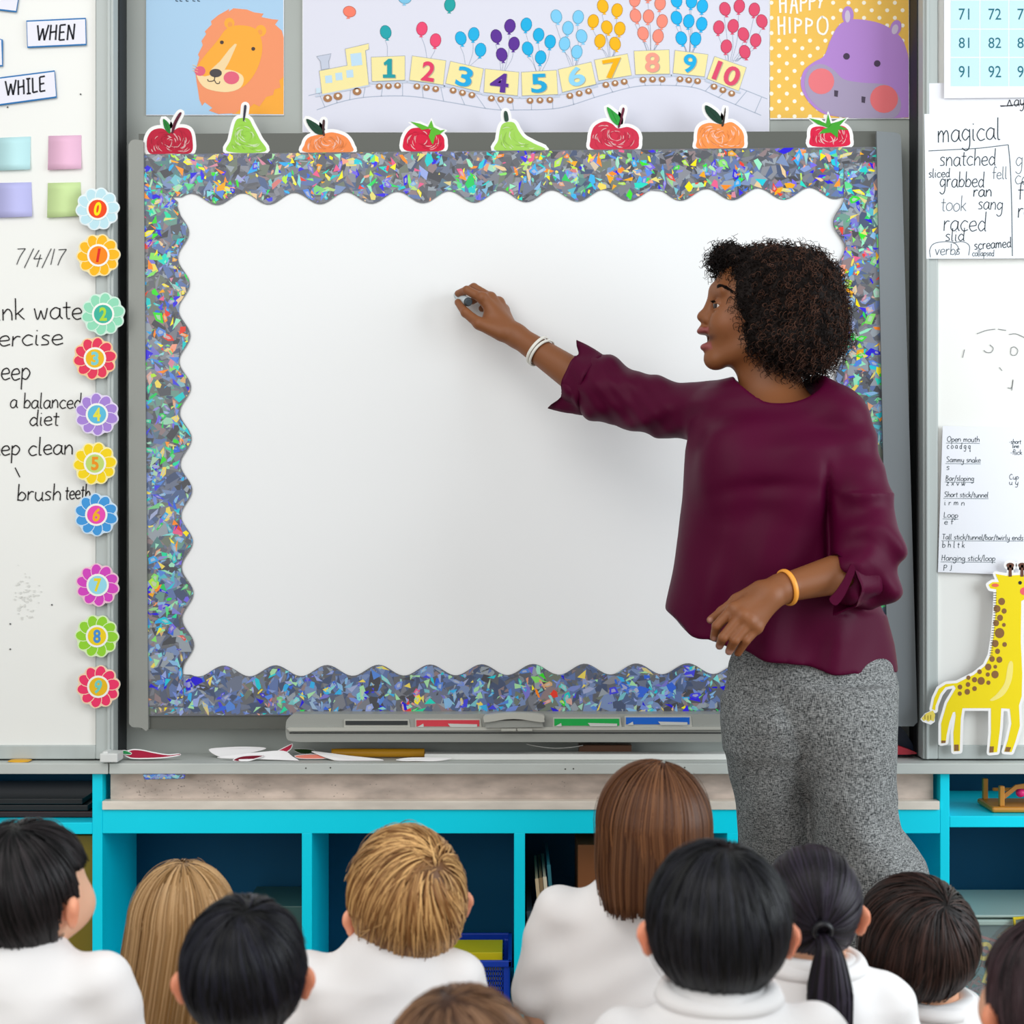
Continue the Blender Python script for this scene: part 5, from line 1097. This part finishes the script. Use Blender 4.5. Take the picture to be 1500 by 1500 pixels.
tag(torus('bracelet', c-ax/np.linalg.norm(ax)*.010, ax+np.array([0.03, 0, .02]), .0325, .0020, '#e4e2d8', m_attr, None, wob=-.001), 'white bangle on the raised forearm, nearer the sleeve', 'bracelet', 'white bangles on the raised arm')
ax2 = EL2-WL; tag(torus('bracelet', WL+ax2*.07, ax2, .0305, .0030, '#f2a23c', m_attr, None), 'thin orange rubber wristband on the lowered wrist', 'bracelet')
ma, mb = P(669, 431, -.0695), P(687, 443, -.152); t = thing('marker_pen', ma, 'white and grey marker pen held against the board', 'marker')
def cyl(name, a, b, r0, r1, col, parent, lab=None):
    A = fr(b-a); n = 20; V = [p+A[0]*math.cos(2*math.pi*j/n)*r+A[2]*math.sin(2*math.pi*j/n)*r for p, r in ((a, r0), (b, r1)) for j in range(n)]
    g = G(); g.add(V, [(j, (j+1) % n, n+(j+1) % n, n+j) for j in range(n)]+[tuple(range(n)), tuple(range(n, 2*n))], lin(col)); return g.mesh(name, m_attr, parent, smooth=False, label=lab, bevel=.0008)
d = mb-ma; cyl('nib', ma, ma+d*.10, .0015, .0035, '#222222', t, 'dark felt tip'); cyl('barrel', ma+d*.10, ma+d*.93, .0088, .0094, '#c4cfd2', t); cyl('end_plug', ma+d*.93, mb, .0090, .0070, '#3c464c', t, 'dark grey end plug')

# curly hair: dark core plus individual ringlets
core = [ell(T(1118, 402), (.072, .086, .058), k=.03), ell(T(1168, 432), (.086, .105, .092), k=.03), ell(T(1178, 482), (.080, .108, .088), k=.03), ell(T(1150, 505, -.02), (.062, .092, .066), k=.03),
        ell(T(1066, 378), (.032, .055, .030), k=.02), ell(T(1092, 425, -.062), (.022, .03, .055), k=.02), ell(T(1092, 425, .062), (.022, .03, .055), k=.02), ell(T(1118, 480, -.07), (.036, .028, .055), k=.02), ell(T(1128, 440), (.064, .094, .075), k=.03)]
def hair_post(X, Y, Z, d):
    return d+.0045*np.sin(X*210+3*np.sin(Z*90))*np.sin(Y*190+2*np.sin(X*80))*np.sin(Z*170)+.003*np.sin(X*420)*np.sin(Z*460+Y*300)+.004
Vc, Qc = sdf(core, T(1020, 600)+[0, -.18, 0], T(1290, 320)+[0, .18, 0], .0045, post=hair_post)
hc = np.array(lin('#1b1310')); 
teacher_hair = mk('hair', Vc, Qc, m_hairm, teacher, cols=np.tile(hc, (len(Vc), 1)), smooth=True)
rng = np.random.default_rng(5)
cen = T(1140, 440)
def ringlets(Sp, Nd, L0, L1, rad0, rad1, tr, cols, K=22, hang=.5, name='curls'):
    N = len(Sp); L = rng.uniform(L0, L1, N); rad = rng.uniform(rad0, rad1, N); turns = L/(rad*4.2)*.5+1.2; ph = rng.uniform(0, 6.28, N)
    D = Nd+np.array([0, 0, -1])*rng.uniform(hang*.5, hang*1.6, (N, 1))+rng.normal(0, .35, (N, 3)); D /= np.linalg.norm(D, axis=1)[:, None]
    A1 = np.cross(D, rng.normal(0, 1, (N, 3))); A1 /= np.linalg.norm(A1, axis=1)[:, None]; A2 = np.cross(D, A1); tt = np.linspace(0, 1, K)
    path = Sp[:, None]+D[:, None]*(L[:, None]*tt)[:, :, None]; path[:, :, 2] -= (tt**2)[None]*L[:, None]*.35*hang
    an = ph[:, None]+turns[:, None]*6.283*tt; rr = rad[:, None]*(.6+.6*tt)
    path = path+A1[:, None]*(rr*np.cos(an))[:, :, None]+A2[:, None]*(rr*np.sin(an))[:, :, None]
    Tn = np.gradient(path, axis=1); Tn /= np.linalg.norm(Tn, axis=2, keepdims=True); U = np.cross(Tn, D[:, None]); U /= np.linalg.norm(U, axis=2, keepdims=True)+1e-9; Wv = np.cross(Tn, U)
    tw = tr*(1-.6*tt)[None, :, None]*rng.uniform(.7, 1.3, (N, 1, 1)); V = np.stack([path+(U*math.cos(a)+Wv*math.sin(a))*tw for a in (0, 2.094, 4.189)], 2).reshape(-1, 3)
    b = ((np.arange(N)[:, None]*K+np.arange(K-1)[None])*3).ravel(); Q = np.concatenate([np.stack([b+i, b+(i+1) % 3, b+3+(i+1) % 3, b+3+i], 1) for i in range(3)])
    return V, Q, np.repeat(cols, K*3, axis=0)
pool = Vc[rng.integers(0, len(Vc), 5200)]; nd = pool-cen; nd /= np.linalg.norm(nd, axis=1)[:, None]
upx = pool[:, 0]/u+750; upz = 750-(pool[:, 2]-H)/u
ok = ~((upx < 1072) & (upz > 404)) & ~((upx < 1086) & (upz > 490))
pool, nd = pool[ok], nd[ok]
cl = np.stack([np.array(lin('#17100e'))*f for f in rng.uniform(.6, 1.6, len(pool))]); br = np.array(lin('#54382c')); mixm = (rng.random(len(pool))[:, None] < np.clip((pool[:, :1]-T(1085, 0)[0])/.09, .04, .45)); cl = np.where(mixm, br*rng.uniform(.6, 1.2, (len(pool), 1)), cl)
V, Q, cc = ringlets(pool-nd*.006, nd, .014, .034, .0026, .0052, .00100, cl)
tag(mk('curls', V, Q, m_hairm, teacher_hair, cols=cc, smooth=True), kind='stuff')
# loose fringe curls at the forehead
st = np.array([T(rng.uniform(1052, 1075), rng.uniform(365, 392), rng.uniform(-.05, .05)) for _ in range(70)]); nd = np.tile([-1.0, 0, .1], (70, 1))+rng.normal(0, .4, (70, 3))
V, Q, cc = ringlets(st, nd, .016, .034, .003, .0048, .0008, np.tile(lin('#100b0a'), (70, 1)), hang=.9)
tag(mk('fringe_curls', V, Q, m_hairm, teacher_hair, cols=cc, smooth=True), kind='stuff')
# ================================================================ children seen from behind
def child(cpx, cpy, Y, rx, rz, fwd, skin, hair, style, whorl, lab, ears=True, messy=.3, n=2100, tx=0, sw=.125, drop=0, seed=0, tilt=0, hi=None, shirt=True, Lh=.085, ry=None, hairw=.0013, shz=None, lean=0, collar=True):
    rng = np.random.default_rng(seed+100)
    hc = P(cpx, cpy, Y); A = fr(fwd); 
    if tilt:
        c_, s_ = math.cos(tilt), math.sin(tilt); A = np.stack([A[0]*c_+A[2]*s_, A[1], -A[0]*s_+A[2]*c_])
    ry = ry or rx*1.12; L = lambda r, f, up: hc+A[0]*r+A[1]*f+A[2]*up
    sk = np.array(lin(skin)); root = thing('person', [hc[0]+tx*.6, hc[1]-lean, 0], lab, 'person', 'children sitting in front of the board')
    R3 = np.array([rx-.007, ry-.007, rz-.006])
    # torso frame
    nb = np.array([hc[0]+tx*.5, hc[1]-lean*.4-.012, hc[2]-rz-.006-drop]); shz_ = nb[2]-.012 if shz is None else shz
    cx, cy = hc[0]+tx, hc[1]-lean-.02
    sL, sR = np.array([cx-sw, cy, shz_-.056]), np.array([cx+sw, cy, shz_-.056]); hip = np.array([cx, cy-.01, .20])
    prims = [ell(L(0, 0, 0), R3, A, k=.02), ell(L(0, R3[1]*.42, -R3[2]*.42), (R3[0]*.80, R3[1]*.55, R3[2]*.62), A, k=.03), ell(L(0, R3[1]*.86, -R3[2]*.86), .016, k=.02),
             ell(L(0, R3[1]*1.06, -R3[2]*.30), (.009, .012, .010), A, k=.012), ell(L(0, R3[1]*.98, -R3[2]*.60), (.018, .010, .006), A, k=.006)]
    for s in (-1, 1):
        prims += [ell(L(s*.034, R3[1]*.66, -R3[2]*.45), .028, k=.02)]
        if ears: prims += [ell(L(s*(R3[0]+.004), -.002, -R3[2]*.30), (.008, .015, .024), fr(A[1]+A[0]*s*-.45, A[2]), k=.006), ell(L(s*(R3[0]+.012), -.006, -R3[2]*.20), (.005, .011, .012), fr(A[1]+A[0]*s*-.45, A[2]), k=.006)]
        prims += [
                  ell(L(s*.028, R3[1]*1.0, -R3[2]*.08), (.012, .008, .008), A, k=.006, sub=True)]
    prims += [cap(L(0, -.012, -R3[2]*.55), nb+[0, 0, -.02], .036, .040, k=.03), ell([cx, cy, shz_-.075], (sw*.62, .042, .05), k=.03), cap([cx, cy, shz_-.13], hip, .055, .06, k=.03)]
    arms = []
    for s, S0 in ((-1, sL), (1, sR)):
        el_ = S0+[s*.016, .02, -.155]; wr = np.array([cx+s*.06, cy+.13, .27]); arms += [cap(S0+[0, 0, -.01], el_, .026, .023, k=.02), cap(el_, wr, .024, .017, k=.01)]
        hd_ = wr+[-s*.01, .03, -.005]; arms.append(cap(wr, hd_, .017, .018, k=.01))
        for q in range(4): arms.append(cap(hd_+[(q-1.5)*.010, .01, 0], hd_+[(q-1.5)*.011, .05-.004*abs(q-1.5), -.012], .0065, .0055, k=.003))
        arms.append(cap(hd_+[-s*.012, 0, 0], hd_+[-s*.028, .025, -.004], .007, .006, k=.005))
        kn = np.array([cx+s*.08, cy+.20, .13]); ft = np.array([cx+s*.08, cy-.04, .045]); arms += [cap([cx+s*.06, cy, .17], kn, .065, .048, k=.03), cap(kn+[0, 0, -.07], ft, .042, .03, k=.02), cap(ft, ft+[0, -.10, -.01], .03, .024, k=.02)]
    zc = hc[2]-rz-.01
    Vh, Qh = sdf(prims, hc-[.14, .15, .165], hc+[.14, .16, .125], .0042)
    Vt, Qt = sdf(prims[-3:]+arms, [cx-.21, cy-.20, .012], [cx+.21, cy+.34, max(zc-.05, shz_+.02)], .0075)
    V, Q = join([(Vh, Qh), (Vt, Qt)]); Cc = np.tile(sk, (len(V), 1))
    for s in (-1, 1):
        m = np.exp(-((np.linalg.norm(V-L(s*(R3[0]+.008), -.003, -R3[2]*.28), axis=1)/.024)**4))[:, None]*.8; Cc = Cc*(1-m)+np.array([min(.95, sk[0]*1.25), sk[1]*.68, sk[2]*.55])*m
    m = np.exp(-((np.linalg.norm((V-L(0, R3[1], -R3[2]*.60))*[.7, 1, 2], axis=1)/.014)**4))[:, None]*.8; Cc = Cc*(1-m)+np.array(lin('#b05a54'))*m
    mk('body', V, Q, m_skin, root, cols=Cc, smooth=True)
    for s in (-1, 1): disc_ball('eye', L(s*.028, R3[1]*.86, -R3[2]*.06), .0095, A[1], root)
    # shirt: open neck, short sleeves, creases
    sp = [loft([.19, .27, shz_-.11, shz_-.05, shz_-.018, shz_+.014], [cx]*4+[(cx+nb[0])/2, nb[0]], [cy-.01, cy-.01, cy, cy, (cy+nb[1])/2, nb[1]], [.118, .118, sw*.95, sw*.92, sw*.66, .056], [.088, .088, .088, .076, .066, .054], k=.03)]
    for s, S0 in ((-1, sL), (1, sR)): sp.append(cap(S0+[-s*.012, 0, .004], S0+[s*.020, .012, -.115], .042, .041, k=.03))
    sp.append(ell(nb+[0, .012, .02], (.050, .052, .045), k=.006, sub=True))
    f0 = rng.uniform(0, 6)
    def post(X, Y_, Z, d):
        X, Y_, Z = np.broadcast_arrays(X, Y_, Z); return d+.0022*np.sin((X-cx)*34+Z*52+f0+1.5*np.sin(X*21))+.0014*np.sin((X-cx)*-52+Z*75+f0*2+2*np.sin(Z*17))
    V, Q = sdf(sp, [cx-sw-.12, cy-.14, .17], [cx+sw+.12, cy+.14, shz_+.055], .0065, post=post)
    o = mk('shirt', V, Q, m_shirt, root, smooth=True); sm = o.modifiers.new('smooth', 'SMOOTH'); sm.factor = .5; sm.iterations = 2
    if collar:
        V, Q = [], []; n_, m_ = 40, 5
        for i in range(m_+1):
            for j in range(n_):
                a = 2*math.pi*j/n_; t = i/m_; r = .050+.016*t+(.0 if i < 2 else .003); z = .009*math.sin(t*2.2)-.018*t*t
                V.append(nb+[r*math.cos(a)*1.05, r*math.sin(a)+.004, z-.006+.004*math.sin(a)])
        for i in range(m_):
            for j in range(n_): Q.append((i*n_+j, i*n_+(j+1) % n_, (i+1)*n_+(j+1) % n_, (i+1)*n_+j))
        o = mk('collar', V, Q, m_shirt, root, smooth=True); q_ = o.modifiers.new('t', 'SOLIDIFY'); q_.thickness = .003
    V, Q = sdf([cap([cx+s*.055, cy, .18], [cx+s*.08, cy+.16, .145], .075, .062, k=.03) for s in (-1, 1)]+[ell([cx, cy-.01, .19], (.12, .095, .06), k=.04)], [cx-.2, cy-.13, .05], [cx+.2, cy+.31, .27], .009)
    mk('trousers', V, Q, m_short, root, smooth=True)
    # ---- hair: cap plus combed strands on the ellipsoid
    Rh = np.array([rx, ry, rz])*.985; w = np.array(whorl, float); w /= np.linalg.norm(w)
    long = style in ('long', 'bob')
    def allowed(q, jit=0):
        side = np.abs(q[..., 0]); front = q[..., 1]; up = q[..., 2]
        lim_f = np.where(up > .25, .80, np.where(side > .5, .12 if not long else .30, .5)); lo_ = (-.90 if style in ('short', 'tail') else -.70)+jit
        ear = (side > .80) & (up < -.12) & (front > -.22) & (not long) & ears
        return (front < lim_f) & (up > lo_+.5*np.clip(front+.2, 0, 1)) & ~ear
    nt_, np_ = 36, 48; V = []; 
    q = np.array([[math.sin(math.pi*i/nt_)*math.cos(2*math.pi*j/np_), math.sin(math.pi*i/nt_)*math.sin(2*math.pi*j/np_), math.cos(math.pi*i/nt_)] for i in range(nt_+1) for j in range(np_)])
    al = allowed(q, .16); Vc = hc+((q*Rh*.992)@A); Fc = []
    for i in range(nt_):
        for j in range(np_):
            f = (i*np_+j, (i+1)*np_+j, (i+1)*np_+(j+1) % np_, i*np_+(j+1) % np_)
            if all(al[list(f)]): Fc.append(f)
    base = np.array(lin(hair)); hi_ = np.array(lin(hi)) if hi else base*1.8
    Fc = np.array(Fc); ccap = np.tile(base*.65, (len(Vc), 1))
    # strand roots
    N = n; q0 = rng.normal(0, 1, (N*3, 3)); q0 /= np.linalg.norm(q0, axis=1)[:, None]; q0 = q0[allowed(q0)]
    near = q0@w; q0 = q0[np.argsort(rng.random(len(q0))-.15*near)][:N]; N = len(q0)
    K = 13 if not long else 20; ang = (Lh*rng.uniform(.6, 1.15, N)/rz)/(K-1) if not long else np.full(N, .115)
    cl = rng.normal(0, 1, (40, 3)); cl /= np.linalg.norm(cl, axis=1)[:, None]; cid = (q0@cl.T).argmax(1); cph = rng.uniform(-1, 1, 40)[cid]
    off = rng.uniform(-.006, .030, N)+cph*.010+(rng.random(N) < .03)*rng.uniform(0, .06, N); swirl = .35+.9*messy*cph+rng.normal(0, .25, N)*messy; path = np.zeros((N, K, 3)); nr = np.zeros((N, K, 3)); qq = q0.copy(); jt = rng.uniform(-.04, .12, N)+cph*.05; dead = np.zeros(N, bool)
    tie = np.array([.12, -.93, -.05]); tie /= np.linalg.norm(tie)
    for k in range(K):
        loc = qq*Rh*(1+off[:, None]+.012*math.sin(math.pi*k/(K-1))); wpos = hc+loc@A
        n_l = qq/Rh; n_w = n_l@A; n_w /= np.linalg.norm(n_w, axis=1)[:, None]
        if long and k:
            prev = path[:, k-1]; fall = hang
            step = np.array([lean_x, -.002, -1.0]); step = step/np.linalg.norm(step)*fl
            wf = prev+step+np.stack([cph*.0012, cph*.0006, 0*cph], 1); 
            if style == 'bob':
                c2 = hc+A[2]*0; inw = (c2[:2]-wf[:, :2]); rr_ = np.linalg.norm(inw, axis=1)[:, None]; z_ = np.clip((hc[2]-rz*.55-wf[:, 2:3])/.05, 0, 1); wf[:, :2] += inw/rr_*.0035*z_
                done = (wf[:, 2] < hc[2]-drop_h+cph*.012); wf[done] = prev[done]
            wpos = np.where(fall[:, None], wf, wpos); n_w = np.where(fall[:, None], nr[:, k-1], n_w)
        if k and not long: wpos[dead] = path[dead, k-1]
        path[:, k] = wpos; nr[:, k] = n_w
        if style == 'tail':
            t = tie-(qq@tie)[:, None]*qq; L_ = np.linalg.norm(t, axis=1)[:, None]; t = t/(L_+1e-6); stp = np.minimum(.12, L_[:, 0]*.5)
            qn = qq+t*stp[:, None]; qn /= np.linalg.norm(qn, axis=1)[:, None]; qq = qn; continue
        t = -(w-(qq@w)[:, None]*qq); sl = np.linalg.norm(t, axis=1)[:, None]; t /= sl+.05
        cr_ = np.cross(w, qq); cr_ /= np.linalg.norm(cr_, axis=1)[:, None]+1e-6
        gl = A@np.array([0, 0, -1.]); gt = gl-(qq@gl)[:, None]*qq
        dvec = t*.9+cr_*swirl[:, None]*(.5 if not long else .1)+gt*(.45 if not long else .9); dvec /= np.linalg.norm(dvec, axis=1)[:, None]+1e-6
        qn = qq+dvec*ang[:, None]; qn /= np.linalg.norm(qn, axis=1)[:, None]
        if long:
            wz = ((hc+(qn*Rh)@A)[:, 2]-hc[2])/rz; hang = (wz < -.02) | (hang if k else False); fl = (.30 if style == 'long' else .155)/9; lean_x = lean_h; qq = qn
        else:
            dead |= ~allowed(qn, jt); qq = np.where(dead[:, None], qq, qn)
    f = rng.uniform(0, 1, N)**1.6; colr = base*(1-f[:, None])+hi_*f[:, None]; colr *= (.82+.3*cph[:, None]*.5+.1)
    Vs, Qs, cs = strand_mesh(path, nr, rng.uniform(.7, 1.25, N)*hairw, colr)
    ho = mk('hair', np.concatenate([Vc, Vs]), np.concatenate([Fc, Qs+len(Vc)]), m_hair, root, cols=np.concatenate([ccap, cs]), smooth=True)
    if style == 'tail':
        T0 = hc+(tie*Rh*1.03)@A; N2 = 900; K2 = 16; a = rng.uniform(0, 6.28, N2); r = np.sqrt(rng.uniform(0, 1, N2)); tt = np.linspace(0, 1, K2)
        rad = np.interp(tt, [0, .12, .4, .8, 1], [.008, .016, .030, .028, .014]); ln = rng.uniform(.78, 1.05, N2)*.24
        cxp = T0[0]+np.interp(tt, [0, .15, 1], [0, .006, .004]); cyp = T0[1]-np.interp(tt, [0, .12, .5, 1], [0, .022, .030, .02]); pz = T0[2]-ln[:, None]*tt+.012*np.sin(np.clip(tt*6, 0, math.pi))
        rr = rad[None]*r[:, None]; path = np.stack([cxp[None]+rr*np.cos(a)[:, None], cyp[None]+rr*np.sin(a)[:, None]*.8, pz], 2)
        nn = np.stack([np.cos(a), np.sin(a), 0*a], 1)[:, None]*np.ones((1, K2, 1)); f = rng.uniform(0, 1, N2)**2; colr = base*(1-f[:, None])*.9+hi_*f[:, None]
        V, Q, cs = strand_mesh(path, nn, np.full(N2, .0016), colr); mk('ponytail', V, Q, m_hair, root, cols=cs, smooth=True)
        torus('hair_band', T0+[0, -.008, .002], [0, -1, -.3], .0105, .004, '#15151a', m_attr, root, 'black hair band')
    return root
lean_h = 0.0; drop_h = .12; hang = None
TAN = '#d9a383'; PALE = '#ecb899'; LT = '#e2a888'
K_ = dict
child(36, 1300, -1.35, .080, .090, (.38, .92, .10), PALE, '#070607', 'short', (.1, -.2, 1), 'child with short straight black hair and white shirt, leftmost', tx=-.02, sw=.14, seed=1, hi='#2c2628', Lh=.10, shz=P(0, 1378, -1.35)[2])
lean_h = -.16
child(268, 1348, -1.06, .078, .090, (.15, 1, .2), PALE, '#9c7444', 'long', (.05, .1, 1), 'child with long straight blonde hair hanging down the back', n=2800, tx=-.03, seed=2, hi='#dcb483', sw=.115, ears=False, lean=-.05, hairw=.0015, collar=False)
child(357, 1415, -1.58, .0735, .082, (-.12, 1, .25), TAN, '#050506', 'short', (.05, -.25, 1), 'child with short glossy black hair sitting in front of the blonde long-haired one', n=2300, seed=3, hi='#20202c', tx=0)
child(596, 1312, -1.17, .086, .103, (-.28, .93, .35), PALE, '#80542c', 'short', (.38, -.52, .62), 'child with short sandy blond hair and head tipped back, white shirt', n=2600, tx=-.035, sw=.118, messy=1.2, seed=4, hi='#e8b878', Lh=.09, tilt=.10, shz=P(0, 1376, -1.17)[2])
child(675, 1570, -1.90, .075, .082, (0, 1, .1), PALE, '#4c3020', 'short', (-.15, -.1, 1), 'child at the bottom edge, only the brown crown of the head in view', n=1800, seed=5, hi='#a07858')
lean_h = .01; drop_h = .118
child(958, 1206, -1.08, .086, .094, (.10, 1, .15), PALE, '#4a2a17', 'bob', (.22, .15, 1), 'tall sitting child with straight brown bob over a white shirt', n=2800, tx=-.045, sw=.110, seed=6, hi='#7e5436', ears=False, lean=-.05, shz=P(0, 1296, -1.08)[2], hairw=.0015)
child(1052, 1345, -1.62, .083, .088, (.08, 1, .2), LT, '#050505', 'short', (.18, -.05, 1), 'child with neat black hair and both ears showing, in front of the bob haired one', n=2500, drop=-.022, seed=7, hi='#22222a', sw=.12)
child(1190, 1322, -1.28, .067, .078, (.15, 1, .2), TAN, '#0f0b0e', 'tail', (0, 0, 1), 'child with dark hair tied in a long ponytail', n=1900, drop=-.015, seed=8, hi='#383040', sw=.105)
child(1344, 1372, -1.06, .089, .092, (-.12, 1, .30), TAN, '#140b08', 'short', (.22, -.45, .8), 'child with thick dark brown hair below the teacher trousers, white shirt', n=2600, drop=-.012, tx=.045, ears=False, messy=.6, seed=9, hi='#46302a', Lh=.10, sw=.115)
child(1548, 1462, -1.75, .075, .085, (-.1, 1, .1), TAN, '#171012', 'short', (0, 0, 1), 'child with dark hair cut off by the right edge', n=1500, seed=10, hi='#4c383c')
